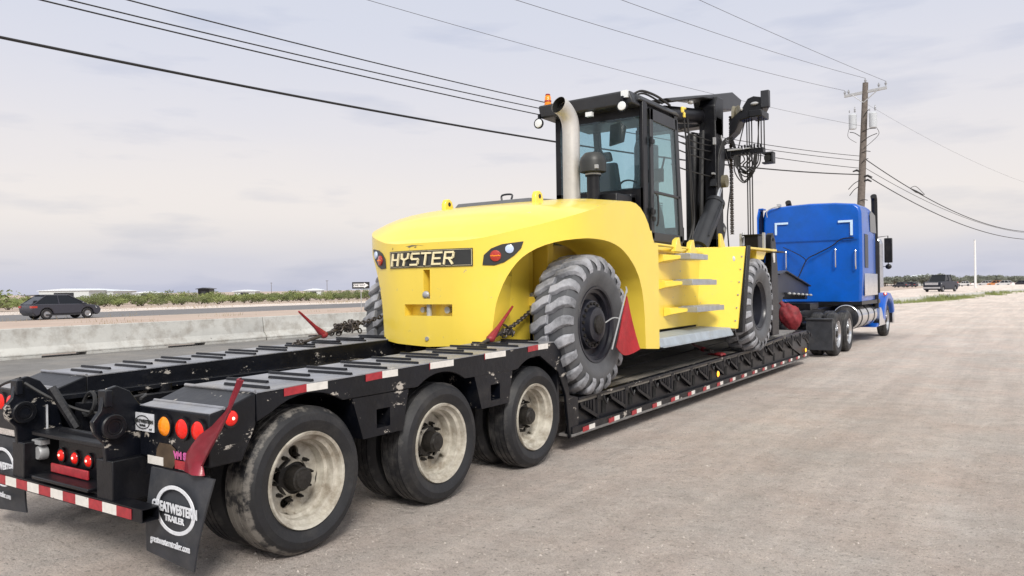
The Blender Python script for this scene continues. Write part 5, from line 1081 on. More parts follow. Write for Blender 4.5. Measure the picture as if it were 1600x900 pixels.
# cab interior
m = MB(); m.box(-5.30, -4.86, 10.30, 10.75, 2.36, 2.72); m.hexa([(-5.30, 10.22, 2.72), (-4.86, 10.22, 2.72), (-4.86, 10.36, 2.72), (-5.30, 10.36, 2.72)], [(-5.26, 10.10, 3.50), (-4.90, 10.10, 3.50), (-4.90, 10.20, 3.50), (-5.26, 10.20, 3.50)]); m.hexa([(-5.2, 10.09, 3.52), (-4.96, 10.09, 3.52), (-4.96, 10.18, 3.52), (-5.2, 10.18, 3.52)], [(-5.18, 10.08, 3.66), (-4.98, 10.08, 3.66), (-4.98, 10.15, 3.66), (-5.18, 10.15, 3.66)]); m.box(-4.80, -4.66, 10.2, 10.8, 2.9, 3.0); m.box(-5.5, -5.36, 10.2, 10.8, 2.9, 3.0); m.build('seat', 'seat', FK, bevel=.04)
m = MB(); m.lathe([(-.0, .19), (.012, .205), (.024, .19), (.012, .175), (0, .19)], (0, 0, 0), 'z', 24); m.cyl((0, 0, -.3), (0, 0, .01), .03); m.box(-.18, .18, -.015, .015, .0, .02); m.xf(Matrix.Translation((-5.08, 10.98, 3.18)) @ Matrix.Rotation(R(-50), 4, 'X')); m.box(-5.4, -4.8, 11.1, 11.3, 2.5, 3.02); m.cyl((-4.7, 11.2, 3.3), (-4.62, 11.25, 3.7), .015); m.box(-4.85, -4.6, 11.1, 11.16, 3.3, 3.5); m.ell((-5.45, 10.6, 3.75), .10, .03, .06, 10, 6); m.build('steering_wheel', 'seat', FK)
m = MB(); m.prism([(0, 0), (.22, .04), (.26, .25), (.18, .33), (.02, .3)], -.02, .02, 'y'); m.xf(Matrix.Translation((-5.0, 10.12, 3.74))); m.build('sun_visor', 'seat', FK)
# roof lamps
for (x, y, z) in ((CX1-.17, CY0-.30, 4.17), (CX0-.14, CY0-.24, 4.12)):
    m = MB(); m.tube([(x, y+.06, z), (x, y+.02, z), (x, y-.01, z)], [.04, .075, .078], 18); m.box(x-.015, x+.015, y, y+.05, z+.03, z+.14); lp = m.build('work_lamp', 'blackclean', FK); m = MB(); m.tube([(x, y-.008, z), (x, y-.02, z), (x, y-.024, z)], [.064, .055, .001], 18); m.build('lens', 'lampface', lp)
m = MB(); m.box(CX0+.65, CX0+.75, CY0-.26, CY0-.2, 4.11, 4.17); m.build('small_roof_lamp', 'lampface', FK)
m = MB(); m.lathe([(4.39, .055), (4.42, .055), (4.42, .05), (4.53, .045), (4.55, .03), (4.55, .001)], (-5.86, 9.82, 0), 'z', 18); b_ = m.build('beacon', 'amber', FK)
m = MB(); m.lathe([(4.45, .053), (4.47, .053)], (-5.86, 9.82, 0), 'z', 18); m.lathe([(4.555, .04), (4.57, .03), (4.57, .001)], (-5.86, 9.82, 0), 'z', 18); m.build('beacon_band', 'red', b_)
# exhaust and intake
ex = [(-5.13, 9.2, 2.55), (-5.13, 9.2, 3.55), (-5.13, 9.2, 3.84), (-5.14, 9.17, 4.00), (-5.165, 9.08, 4.11), (-5.19, 8.97, 4.155)]
P_ = spline(ex, 6); m = MB(); m.tube(P_, .118, 28, caps=False); es = m.build('exhaust_pipe', 'exhaust', FK)
m = MB(); m.tube([P_[-6]+Vector((0, 0, 0))]+P_[-5:], .110, 28, caps=False); d_ = (P_[-1]-P_[-4]).normalized(); m.tube([P_[-7], P_[-6]], .110, 28); m.build('pipe_bore', 'inside', es, fixn=False)
m = MB(); m.cyl((-4.80, 9.2, 2.55), (-4.80, 9.2, 3.28), .085, seg=22); m.cyl((-4.80, 9.2, 3.18), (-4.80, 9.2, 3.20), .105, seg=22); ik = m.build('air_intake', 'blackclean', FK)
m = MB(); m.lathe([(3.22, .12), (3.235, .175), (3.37, .180), (3.43, .165), (3.49, .11), (3.505, .001)], (-4.80, 9.2, 0), 'z', 26); m.build('rain_cap', 'plate', ik)
m = MB(); m.lathe([(3.195, .108), (3.215, .108)], (-4.80, 9.2, 0), 'z', 22); m.box(-4.70, -4.66, 9.05, 9.12, 3.26, 3.31); m.build('clamp_ring', 'galv', ik)
m = MB(); m.box(-5.85, -5.2, 9.6, 9.9, 2.3, 2.62); m.box(-4.95, -4.5, 9.3, 9.9, 2.3, 2.95); m.box(-5.55, -4.5, 9.75, 9.92, 2.3, 2.98); m.build('engine_side_cover', 'blackclean', FK, bevel=.02)
# ---- mast
m = MB()
for x0, x1, x2, x3 in ((-4.60, -4.40, -4.93, -4.62), (-5.90, -5.70, -5.69, -5.62)):
    m.box(x0, x1, 13.00, 13.36, .95, 4.55)
    m.box(x2, x3, 13.14, 13.40, .95, 4.3)
m.box(-5.9, -4.4, 13.0, 13.3, 1.9, 2.5); m.box(-5.9, -4.4, 13.05, 13.35, 4.48, 4.62)
ms = m.build('mast_upright', 'blackclean', FK, bevel=.012)
for x in (-4.80, -5.78):
    m = MB(); m.tube([(x, 13.0, 1.0), (x, 13.0, 4.22), (x, 13.0, 4.33), (x, 13.0, 4.38)], [.14, .14, .11, .02], 20); m.build('lift_cylinder', 'blackclean', FK)
for x in (-4.42, -5.88):
    a = Vector((x, 12.12, 2.30)); b = Vector((x, 12.98, 3.10)); c = Vector((x, 13.25, 3.46)); m = MB(); m.cyl(a, b, .155, seg=24); m.cyl(b-(b-a).normalized()*.06, b+(b-a).normalized()*.02, .168, seg=24); m.cyl(a-(b-a).normalized()*.12, a, .09, seg=14); m.tube(spline([a+Vector((.15, .1, .2)), a+Vector((.19, .3, .42)), b+Vector((.17, -.1, 0))], 4), .014, 6); tcyl = m.build('tilt_cylinder', 'darkgrey', FK)
    m = MB(); m.cyl(b, c, .055, seg=16); m.build('cylinder_rod', 'chrome', tcyl)
    m = MB(); m.cyl((x-.12, c.y+.02, c.z+.05), (x+.12, c.y+.02, c.z+.05), .11, seg=20); m.build('clevis', 'grease', tcyl)
    m = MB(); m.prism([(12.95, 3.40), (13.10, 3.8), (13.30, 4.15), (13.42, 4.15), (13.40, 3.8), (13.25, 3.4)], x-.09, x+.045, 'x'); m.build('mast_bracket', 'darkgrey', FK, bevel=.01)
    m = MB(); m.prism([(13.36, 2.35), (13.34, 2.72), (13.50, 2.80), (13.64, 2.72), (13.40, 2.35)], x-.06, x-.02, 'x'); lgp = m.build('mast_lug', 'darkgrey', FK); m = MB(); m.cyl((x-.07, 13.50, 2.68), (x-.005, 13.50, 2.68), .04, seg=12); m.build('lug_pin', 'galv', lgp)
# overhead arm
for k in range(6): m = MB(); m.tube(spline([(-4.66+.02*k, 12.98-.03*k, 4.35), (-4.64+.02*k, 12.9-.04*k, 3.7), (-4.62+.02*k, 12.84-.05*k, 3.0), (-4.66+.02*k, 12.86-.03*k, 2.25)], 6), .030, 8); m.build('mast_hose', 'cable', FK)
m = MB(); m.prism([(12.86, 2.3), (12.80, 3.2), (12.92, 4.0), (13.05, 4.2), (13.05, 2.3)], -4.86, -4.78, 'x'); m.build('mast_guard', 'blackclean', FK, bevel=.01)
m = MB(); m.cyl((-4.72, 11.5, 4.42), (-4.72, 13.35, 4.70), .135, seg=26); m.cyl((-4.72, 13.0, 4.64), (-4.72, 13.35, 4.70), .155, seg=26); ot = m.build('overhead_tube', 'blackclean', FK)
m = MB(); m.prism([(11.0, 4.54), (12.3, 4.84), (13.1, 5.02), (14.2, 5.28), (14.75, 5.24), (14.6, 5.02), (13.5, 4.83), (13.42, 4.98), (12.6, 4.86), (11.2, 4.52)], -4.95, -4.47, 'x'); m.build('overhead_plate', 'darkgrey', FK, bevel=.015)
m = MB(); m.ell((-4.55, 12.2, 4.72), .05, .09, .035, 10, 6); m.build('sky_gap_patch', 'lampface', ot)  # pale blob added for the bright gap between plate and tube
m = MB(); m.prism([(13.02, 4.3), (12.98, 4.80), (13.12, 4.98), (13.45, 5.0), (13.42, 4.3)], -4.70, -4.40, 'x'); m.build('mast_head', 'blackclean', FK, bevel=.02)
m = MB(); m.box(-4.37, -4.33, 11.30, 11.36, 4.36, 4.45); m.box(-4.38, -4.32, 11.36, 11.42, 4.42, 4.45); m.box(-4.37, -4.34, 11.38, 11.44, 4.30, 4.38); m.build('yellow_clip', 'yellow', FK, bevel=.01)
# sheave head
m = MB(); m.lathe([(-.04, .06), (-.045, .16), (-.02, .15), (0, .13), (.02, .15), (.045, .16), (.04, .06)], (-4.22, 13.6, 4.72), 'x', 28); m.lathe([(-.04, .06), (-.05, .001)], (-4.22, 13.6, 4.72), 'x', 14); m.lathe([(.04, .06), (.05, .001)], (-4.22, 13.6, 4.72), 'x', 14)
m.xf(Matrix.Translation((0, 0, 0))); sh_ = m.build('sheave', 'grease', FK)
m = MB(); m.prism([(-4.32, 4.30), (-4.30, 4.60), (-4.10, 4.76), (-3.98, 4.94), (-3.88, 4.97), (-3.72, 4.93), (-3.68, 4.80), (-3.78, 4.62), (-3.98, 4.60), (-4.12, 4.58), (-4.2, 4.40)], 13.45, 13.75, 'y'); m.box(-3.95, -3.72, 13.4, 13.85, 4.60, 4.72); m.build('head_bracket', 'blackclean', FK, bevel=.015)
m = MB(); m.box(-3.74, -3.60, 13.40, 13.50, 4.74, 5.03); m.build('end_plate', 'darkgrey', FK, bevel=.008)
m = MB(); m.ell((-3.85, 13.42, 4.83), .07, .03, .03, 8, 6); m.ell((-4.08, 13.42, 4.76), .03, .03, .03, 8, 6); m.build('zinc_bolt', 'galv', FK)
# ropes, chain, hoses, crosshead
m = MB()
for x in (-4.04, -4.0, -3.955): m.cyl((x, 13.6, 2.55), (x, 13.6, 4.62), .011, seg=6)
for x in (-3.84, -3.79, -3.74): m.cyl((x, 13.6, 4.05), (x, 13.6, 4.66), .011, seg=6)
m.tube([(-4.2, 13.6, 4.1), (-4.06, 13.6, 4.64)], .010, 6); m.tube([(-3.86, 13.6, 4.1), (-3.82, 13.6, 4.62)], .009, 6); m.build('hoist_hose', 'cable', FK)
m = MB()
for k in range(64): z = 4.68-k*.033; m.box(-4.345+(.008 if k % 2 else 0), -4.295-(.008 if k % 2 else 0), 13.56, 13.60, z, z+.022); m.cyl((-4.355, 13.58, z), (-4.285, 13.58, z), .008, seg=6)
m.build('leaf_chain', 'rust', FK)
m = MB(); m.box(-4.46, -3.74, 13.52, 13.68, 3.99, 4.08); m.box(-4.50, -4.30, 13.5, 13.7, 3.93, 4.12); 
for k in range(8): m.cyl((-4.16+k*.055, 13.50, 4.08), (-4.16+k*.055, 13.50, 4.13+.01*(k % 3)), .018, seg=8)
m.build('hose_crosshead', 'blackclean', FK, bevel=.008)
m = MB(); m.box(-4.36, -4.10, 13.48, 13.53, 4.07, 4.10); m.box(-4.05, -3.95, 13.46, 13.50, 4.07, 4.09); m.build('crosshead_fitting', 'galv', FK)
m = MB(); rn = random.Random(8)
for k in range(8):
    x0 = -4.24+k*.012; x1 = -3.84+rn.uniform(-.06, .06); dz = rn.uniform(.30, .50); m.tube(spline([(x0, 13.5+k*.012, 3.98), (x0+.01, 13.5+k*.01, 3.98-dz*.6), (-4.04+rn.uniform(-.05, .05), 13.52, 3.98-dz), (x1-.04, 13.52, 3.98-dz*.6), (x1, 13.52, 3.98)], 7), .011, 6)
for k in range(6): a = rn.uniform(-4.12, -3.9); m.tube(spline([(a, 13.48, 4.0), (a+.06, 13.46, 3.88), (a-.03, 13.46, 3.78), (a+.10, 13.46, 3.66)], 5), .010, 6)
m.build('looped_hose', 'cable', FK)
m = MB(); 
for (a, b, c, d) in ((-3.76, -3.57, 3.955, 3.985), (-3.76, -3.57, 3.79, 3.815), (-3.60, -3.57, 3.80, 3.97)): m.box(a, b, 13.5, 13.66, c, d)
m.box(-3.74, -3.60, 13.60, 13.66, 3.81, 3.96); hl = m.build('head_lamp_bracket', 'darkgrey', FK, bevel=.005)
m = MB(); m.tube([(-3.67, 13.60, 3.885), (-3.67, 13.54, 3.885), (-3.67, 13.52, 3.885)], [.04, .065, .06], 16); m.build('lamp', 'inside', hl)
m = MB()
for k in range(4):
    off = k*.03; m.tube(spline([(-4.35, 12.95, 3.35+off), (-4.36, 13.0, 3.75+off), (-4.36, 13.12, 4.0+off), (-4.33, 13.3, 4.16+off), (-4.28, 13.5, 4.20+off), (-4.24, 13.6, 4.02+off)], 6), .013, 6)
m.tube(spline([(-4.38, 11.45, 4.3), (-4.36, 11.6, 3.6), (-4.37, 11.7, 3.0), (-4.40, 11.8, 2.6), (-4.42, 11.6, 2.3)], 6), .014, 6); m.tube(spline([(-4.38, 11.62, 4.32), (-4.38, 11.75, 3.4), (-4.40, 11.9, 2.75), (-4.40, 11.7, 2.25)], 6), .014, 6)
for (z0, z1) in ((4.15, 4.2), (4.05, 4.12), (3.82, 3.86), (3.55, 3.58), (3.95, 4.02)): m.tube(spline([(-4.46, 11.12, z0), (-4.42, 11.5, z0-.03), (-4.42, 12.2, z0-.02), (-4.5, 13.1, z1)], 4), .010, 6)
m.build('hydraulic_hose', 'cable', FK)
m = MB(); m.box(-4.45, -4.41, 12.9, 13.25, 3.60, 3.63); m.build('hose_clamp', 'galv', FK)
m = MB(); m.ell((-4.40, 13.3, 4.28), .02, .02, .05, 6, 5); m.build('hose_clamp', 'galv', FK)
m = MB(); m.box(-4.40, -4.36, 12.85, 12.9, 4.10, 4.22); m.build('hose_clamp', 'galv', FK)
m = MB(); m.tube(spline([(-4.38, 13.4, 4.1), (-4.30, 13.5, 3.6), (-4.36, 13.45, 2.9), (-4.34, 13.45, 2.3)], 6), .012, 6); m.build('mast_hose', 'blackclean', FK)
m = MB(); m.box(-4.10, -3.86, 13.55, 13.8, 2.32, 2.56); m.box(-4.13, -3.83, 13.52, 13.83, 2.555, 2.575); m.build('battery_box', 'blackclean', FK, bevel=.006)
m = MB(); m.cyl((-4.16, 13.6, 2.3), (-4.16, 13.7, 2.62), .02, seg=6); m.box(-4.20, -4.16, 13.6, 13.64, 2.3, 2.6); m.build('support_rod', 'galv', FK)
m = MB(); m.box(-3.80, -3.77, 13.6, 13.7, 2.3, 2.6); m.build('support_rod', 'galv', FK)
# carriage upright in front of the drive wheel
m = MB(); m.prism([(14.55, .74), (14.55, 2.45), (14.62, 2.62), (14.70, 2.66), (14.86, 2.50), (14.98, 2.0), (15.02, .74)], -4.02, -3.90, 'x'); m.box(-6.3, -4.0, 14.6, 14.85, .8, 1.0); m.box(-6.3, -4.0, 14.6, 14.85, 1.9, 2.1); m.prism([(14.55, .74), (14.55, 2.45), (14.70, 2.66), (14.98, 2.0), (15.02, .74)], -6.40, -6.28, 'x'); m.box(-5.9, -4.4, 14.15, 14.6, .9, 1.8); cg = m.build('fork_carriage', 'blackclean', FK, bevel=.012)
m = MB(); m.cyl((-4.04, 14.68, 2.53), (-3.89, 14.68, 2.53), .03, seg=12); m.build('carriage_pin', 'inside', cg)
m = MB(); m.prism([(14.64, 2.10), (14.64, 2.33), (14.70, 2.36), (14.76, 2.33), (14.76, 2.10)], -3.90, -3.89, 'x'); m.build('white_reflector', 'white', cg)
m = MB(); m.box(-4.6, -3.66, 13.9, 14.55, 2.27, 2.295); m.build('front_deck_plate', 'blackclean', FK)

# ============================================================ TRUCK
TX = -4.80; TK = empty('blue_tractor_truck', (TX, 23.5, 0)); tag(TK, 'blue long nose sleeper truck pulling the lowboy trailer', 'truck')
OX = -3.62; OXL = 2*TX-OX
tw = road_wheel(.505, .26, .16, 'chrome', 'rubber', TK, (OX-.13, 19.15, .505), 1, rim_r=.315)
tw2 = place_wheel(tw, TK, (OX-.13, 20.50, .505), 1)
ti = road_wheel(.505, .26, .15, 'chrome', 'rubber', TK, (OX-.46, 19.15, .505), 1, inner=False, holes=0, name='inner_wheel')
place_wheel(ti, TK, (OX-.46, 20.5, .505), 1)
for y in (19.15, 20.5): place_wheel(tw, TK, (OXL+.13, y, .505), -1); place_wheel(ti, TK, (OXL+.46, y, .505), -1)
place_wheel(tw, TK, (-3.62-.13, 26.9, .505), 1); place_wheel(tw, TK, (OXL+.13, 26.9, .505), -1)
for y in (19.15, 20.5, 26.9):
    m = MB(); m.cyl((OXL+.3, y, .505), (OX-.3, y, .505), .10, seg=12)
    if y < 22: m.ell((TX, y, .52), .26, .24, .24, 12, 8)
    m.build('axle', 'blackclean', TK)
m = MB()
for x in (TX-.42, TX+.42): m.box(x-.04, x+.04, 18.3, 28.0, .80, 1.06)
for y in (18.4, 19.8, 21.2): m.box(TX-.42, TX+.42, y-.05, y+.05, .82, 1.04)
m.box(TX-.5, TX+.5, 19.4, 20.3, 1.06, 1.22); m.build('frame_rail', 'blackclean', TK, bevel=.008)
for sg in (1, -1):
    f = lambda x: x if sg == 1 else 2*TX-x
    m = MB(); m.box(f(-4.20), f(-3.62), 18.48, 18.52, .17, .87); m.box(f(-4.21), f(-3.61), 18.44, 18.54, .86, .90); m.build('mud_flap', 'flapm', TK, bevel=.01)
    m = MB(); m.cyl((f(-4.15), 18.5, .9), (f(-4.5), 18.6, .95), .025, seg=8); m.build('flap_bracket', 'blackclean', TK)
# sleeper
def sl_sec(y, inset=0, dz=0):
    w = 1.28-inset; zt = 3.84+dz
    return [(-w+.03, y, 1.20), (w-.03, y, 1.20), (w, y, 1.9), (w, y, 3.0), (w-.01, y, 3.55), (w-.05, y, zt-.14), (w-.16, y, zt-.05), (w*.5, y, zt), (0, y, zt+.02), (-w*.5, y, zt), (-w+.16, y, zt-.05), (-w+.05, y, zt-.14), (-w+.01, y, 3.55), (-w, y, 3.0), (-w, y, 1.9)]
secs = [sl_sec(21.80, .05, -.03), sl_sec(21.86, .0), sl_sec(23.4, .0, .03), sl_sec(24.2, .04, -.05), sl_sec(24.75, .10, -.32)]
V = [(TX+p[0], p[1]-(.03*(1-(p[0]/1.28)**2) if i < 2 else 0), p[2]) for i, s_ in enumerate(secs) for p in s_]; n = 15; F = [tuple(range(n)), tuple(range(len(V)-1, len(V)-1-n, -1))]
for i in range(len(secs)-1):
    for j in range(n): F.append((i*n+j, i*n+(j+1) % n, i*n+n+(j+1) % n, i*n+n+j))
m = MB(); m.poly(V, F); sl = m.build('sleeper_cab', 'blue', TK, bevel=.03)
m = MB(); m.prism([(21.45, 1.95), (21.45, 3.55), (21.62, 3.80), (22.0, 3.84), (22.0, 1.95)], TX-1.335, TX-1.30, 'x'); m.box(TX-1.33, TX-1.2, 21.6, 21.9, 3.76, 3.80); m.build('side_extender', 'blue', TK, bevel=.01)
m = MB(); m.prism([(21.55, 1.95), (21.55, 3.5), (21.75, 3.72), (21.85, 3.75), (21.85, 1.95)], TX-1.295, TX-1.265, 'x'); m.build('extender_seal', 'blackclean', TK)
m = MB(); m.tube(spline([(TX-1.12, 21.7, 3.55), (TX-1.12, 21.68, 3.70), (TX-1.0, 21.7, 3.79), (TX-.8, 21.72, 3.84)], 5), .014, 6); m.box(TX-.86, TX-.78, 21.72, 21.9, 3.83, 3.90); m.build('antenna_lead', 'galv', TK)
m = MB(); m.prism([(21.82, 1.21), (21.82, 1.12), (24.9, 1.10), (24.9, 1.21)], TX-1.26, TX+1.26, 'x'); m.build('cab_sill', 'blackclean', TK)
# side trim, right and left
for sg in (1, -1):
    x = TX+sg*1.285
    m = MB(); m.box(x-.004, x+.012, 22.1, 24.2, 1.35, 1.95); m.build('polished_side_panel', 'chrome', sl, bevel=.006)
    m = MB(); m.prism([(23.1, 3.1), (23.05, 3.55), (23.3, 3.68), (23.95, 3.60), (24.1, 3.1)], x-.02, x+.006, 'x'); wn = m.build('sleeper_window', 'carglass', sl)
    m = MB(); m.prism([(22.2, 2.1), (22.2, 3.0), (22.7, 3.0), (22.7, 2.1)], x-.004, x+.008, 'x'); m.build('luggage_door', 'darkgrey', sl, bevel=.01)
# rear wall marks and handles
yb_ = 21.755
m = MB(); m.box(-5.73, -5.37, yb_-.004, yb_, 3.33, 3.385); m.box(-5.73, -5.67, yb_-.004, yb_, 3.05, 3.33); m.build('corner_marking', 'marker', sl)
m = MB(); m.box(-4.09, -3.73, yb_-.004, yb_+.03, 3.30, 3.355); m.box(-3.79, -3.73, yb_-.004, yb_+.03, 2.95, 3.30); m.build('corner_marking', 'marker', sl)
for x, z in ((-5.42, 2.35), (-4.15, 2.37), (-3.66, 2.32)):
    m = MB(); m.tube(spline([(x, yb_+.0, z-.25), (x, yb_-.06, z-.23), (x, yb_-.07, z), (x, yb_-.06, z+.22), (x, yb_, z+.25)], 5), .018, 8); m.build('grab_handle', 'chrome', sl)
m = MB(); m.tube(spline([(-3.70, 21.72, 2.88), (-4.0, 21.71, 2.86), (-4.25, 21.70, 2.68), (-4.6, 21.68, 2.50), (-4.85, 21.6, 2.35), (-4.95, 21.3, 2.0), (-4.97, 21.0, 1.8)], 6), .016, 6); m.tube(spline([(-5.5, 21.70, 2.7), (-5.2, 21.68, 2.55), (-4.95, 21.6, 2.4), (-4.85, 21.5, 2.3)], 6), .012, 6); m.build('air_line', 'blackclean', TK)
m = MB(); m.box(TX-1.2, TX+1.2, 21.745, 21.76, 2.86, 2.885); m.build('rear_seam', 'blue', sl)
# day cab, hood
m = MB(); m.hexa([(TX-1.05, 24.7, 1.15), (TX+1.05, 24.7, 1.15), (TX+1.0, 26.3, 1.15), (TX-1.0, 26.3, 1.15)], [(TX-1.03, 24.7, 2.35), (TX+1.03, 24.7, 2.35), (TX+.98, 26.3, 2.25), (TX-.98, 26.3, 2.25)])
m.hexa([(TX-1.02, 24.7, 2.95), (TX+1.02, 24.7, 2.95), (TX+.9, 25.8, 2.95), (TX-.9, 25.8, 2.95)], [(TX-.95, 24.7, 3.10), (TX+.95, 24.7, 3.10), (TX+.85, 25.7, 3.06), (TX-.85, 25.7, 3.06)])
for x in (-1.0, 1.0): m.hexa([(TX+x-.04, 24.72, 2.34), (TX+x+.04, 24.72, 2.34), (TX+x+.04, 24.9, 2.34), (TX+x-.04, 24.9, 2.34)], [(TX+x*.97-.04, 24.72, 2.96), (TX+x*.97+.04, 24.72, 2.96), (TX+x*.97+.04, 24.9, 2.96), (TX+x*.97-.04, 24.9, 2.96)])
m.build('day_cab', 'blue', TK, bevel=.03)
m = MB(); m.hexa([(TX-.99, 24.85, 2.33), (TX+.99, 24.85, 2.33), (TX+.94, 26.0, 2.25), (TX-.94, 26.0, 2.25)], [(TX-.96, 24.85, 2.97), (TX+.96, 24.85, 2.97), (TX+.88, 25.72, 2.97), (TX-.88, 25.72, 2.97)]); m.build('cab_window', 'carglass', TK)
m = MB(); m.hexa([(TX-.80, 26.2, 1.0), (TX+.80, 26.2, 1.0), (TX+.55, 28.1, 1.0), (TX-.55, 28.1, 1.0)], [(TX-.72, 26.2, 2.22), (TX+.72, 26.2, 2.22), (TX+.50, 28.1, 2.0), (TX-.50, 28.1, 2.0)]); m.build('hood', 'blue', TK, bevel=.06)
m = MB(); m.box(TX-.52, TX+.52, 28.1, 28.16, .8, 2.0); m.build('radiator_grille', 'chrome', TK)
m = MB(); m.box(TX-1.2, TX+1.2, 28.05, 28.3, .35, .72); m.build('front_bumper', 'chrome', TK, bevel=.03)
for sg in (1, -1):
    f = lambda x: x if sg == 1 else 2*TX-x
    pr = [(25.55, .62), (25.95, 1.02), (26.3, 1.26), (26.75, 1.38), (27.25, 1.36), (27.75, 1.20), (28.05, .85), (28.05, .70), (27.85, .70), (27.6, 1.0), (27.2, 1.14), (26.75, 1.16), (26.35, 1.02), (26.15, .72), (26.05, .5), (25.2, .5)]
    m = MB(); m.prism(pr, f(-3.56), f(-4.25), 'x'); fd = m.build('front_fender', 'blue', TK, bevel=.05)
    m = MB(); m.prism([(24.4, .40), (24.9, .52), (26.0, .62), (26.05, .48), (25.9, .40)], f(-3.58), f(-4.1), 'x'); m.build('step_skirt', 'blue', TK, bevel=.02)
    m = MB(); m.hexa([(f(-3.72), 24.75, .42), (f(-3.54), 24.75, .42), (f(-3.54), 25.9, .42), (f(-3.72), 25.9, .42)], [(f(-3.80), 25.25, .95), (f(-3.60), 25.25, .95), (f(-3.60), 25.5, .95), (f(-3.80), 25.5, .95)]); m.build('step_plate', 'chrome', TK, bevel=.01)
    m = MB(); m.ell((f(-3.60), 26.3, 1.34), .06, .08, .05, 10, 8); ll = m.build('marker_lamp', 'redlamp', fd)
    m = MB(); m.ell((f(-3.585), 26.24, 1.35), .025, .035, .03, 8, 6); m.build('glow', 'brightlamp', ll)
    m = MB(); m.cyl((f(-3.88), 21.5, .80), (f(-3.88), 24.4, .80), .33, seg=36); tk = m.build('fuel_tank', 'chrome', TK, bevel=.02)
    for y in (21.9, 22.9, 23.9): m = MB(); m.lathe([(-.03, .335), (-.03, .342), (.03, .342), (.03, .335)], (f(-3.88), y, .80), 'y', 36); m.build('tank_strap', 'blackclean', tk)
    m = MB(); m.tube([(f(-3.60), 24.45, .95), (f(-3.60), 24.45, 3.95), (f(-3.60), 24.43, 4.12), (f(-3.60), 24.33, 4.20)], .085, 20); st_ = m.build('exhaust_stack', 'blackclean', TK)
    m = MB(); m.lathe([(1.4, .11), (1.4, .125), (2.9, .125), (2.9, .11)], (f(-3.60), 24.45, 0), 'z', 20); m.build('stack_guard', 'blackclean', st_)
    m = MB(); m.cyl((f(-3.68), 25.35, 1.55), (f(-3.68), 25.35, 2.85), .17, seg=24); m.cyl((f(-3.68), 25.35, 2.85), (f(-3.68), 25.35, 3.0), .17, .12, seg=24); m.build('air_cleaner', 'chrome', TK)
    m = MB(); m.box(f(-3.33), f(-3.55), 25.85, 25.98, 2.30, 3.05); mr = m.build('side_mirror', 'blackclean', TK, bevel=.02)
    m = MB(); m.tube([(f(-3.82), 25.9, 3.08), (f(-3.45), 25.92, 3.12), (f(-3.45), 25.92, 2.2), (f(-3.82), 25.9, 2.15)], .016, 6); m.ell((f(-3.44), 25.9, 2.18), .09, .05, .08, 10, 8); m.build('mirror_arm', 'blackclean', mr)
# ============================================================ UTILITY POLE AND WIRES
PX, PY = -6.3, 40.0
pole = empty('utility_pole', (-6.62, PY, 0)); tag(pole, 'leaning wooden utility pole with crossarm and two transformers behind the blue truck', 'utility pole')
m = MB(); m.tube([(-6.75, PY, 0), (-6.42, PY, 6.5), (-6.20, PY, 11.25)], [.20, .165, .125], 18); m.build('pole', 'woodpole', pole)
m = MB(); m.hexa([(-7.15, PY-.06, 10.68), (-5.28, PY-.06, 10.82), (-5.28, PY+.06, 10.82), (-7.15, PY+.06, 10.68)], [(-7.15, PY-.06, 10.80), (-5.28, PY-.06, 10.94), (-5.28, PY+.06, 10.94), (-7.15, PY+.06, 10.80)]); m.cyl((-6.28, PY-.12, 10.3), (-5.6, PY-.10, 10.85), .025, seg=6); m.cyl((-6.3, PY-.12, 10.3), (-6.8, PY-.10, 10.75), .02, seg=6); m.build('crossarm', 'galv', pole)
for x, z in ((-7.12, 10.80), (-6.95, 10.82), (-6.20, 11.25), (-5.62, 10.95), (-5.32, 10.98)):
    m = MB(); m.lathe([(0, .02), (.05, .045), (.08, .045), (.09, .06), (.12, .06), (.14, .035), (.2, .03), (.22, .001)], (x, PY-.02, z), 'z', 12); m.build('insulator', 'ceramic', pole)
for x, z0 in ((-6.74, 9.05), (-5.85, 9.02)):
    m = MB(); m.lathe([(0, .001), (0, .16), (.06, .175), (.60, .175), (.66, .185), (.70, .16), (.74, .05), (.74, .001)], (x, PY-.3, z0), 'z', 24); m.box(x-.05, x+.05, PY-.3, PY, z0+.2, z0+.6); tr = m.build('transformer', 'can', pole)
    m = MB(); m.lathe([(.8, .03), (.84, .05), (.88, .03), (.92, .05), (.96, .03), (1.05, .02), (1.06, .001)], (x+.10, PY-.3, z0), 'z', 10); m.lathe([(.8, .02), (.86, .03), (.92, .02)], (x-.14, PY-.3, z0), 'z', 8); m.build('bushing', 'ceramic', tr)
m = MB()
for (a, b) in (((-6.28, 9.6), (-6.0, 9.95)), ((-6.35, 8.9), (-5.75, 9.0)), ((-6.38, 7.9), (-6.0, 7.92)), ((-6.4, 7.4), (-6.1, 7.6)), ((-6.45, 8.7), (-6.9, 8.95)), ((-6.52, 5.6), (-6.15, 5.62)), ((-6.55, 6.3), (-6.95, 5.9)), ((-6.5, 6.6), (-7.0, 6.2)), ((-6.4, 8.4), (-5.7, 8.75))): m.tube(spline([(a[0], PY-.15, a[1]), ((a[0]+b[0])/2, PY-.18, (a[1]+b[1])/2+.05), (b[0], PY-.15, b[1])], 4), .018, 5)
m.tube(spline([(-5.7, PY-.3, 9.0), (-5.6, PY-.3, 8.7), (-5.9, PY-.2, 8.4), (-6.3, PY-.15, 8.1)], 5), .012, 5); m.tube(spline([(-6.9, PY-.3, 9.1), (-6.95, PY-.3, 8.7), (-6.6, PY-.2, 8.4)], 5), .010, 5); m.build('drop_wire', 'cable', pole)
m = MB()
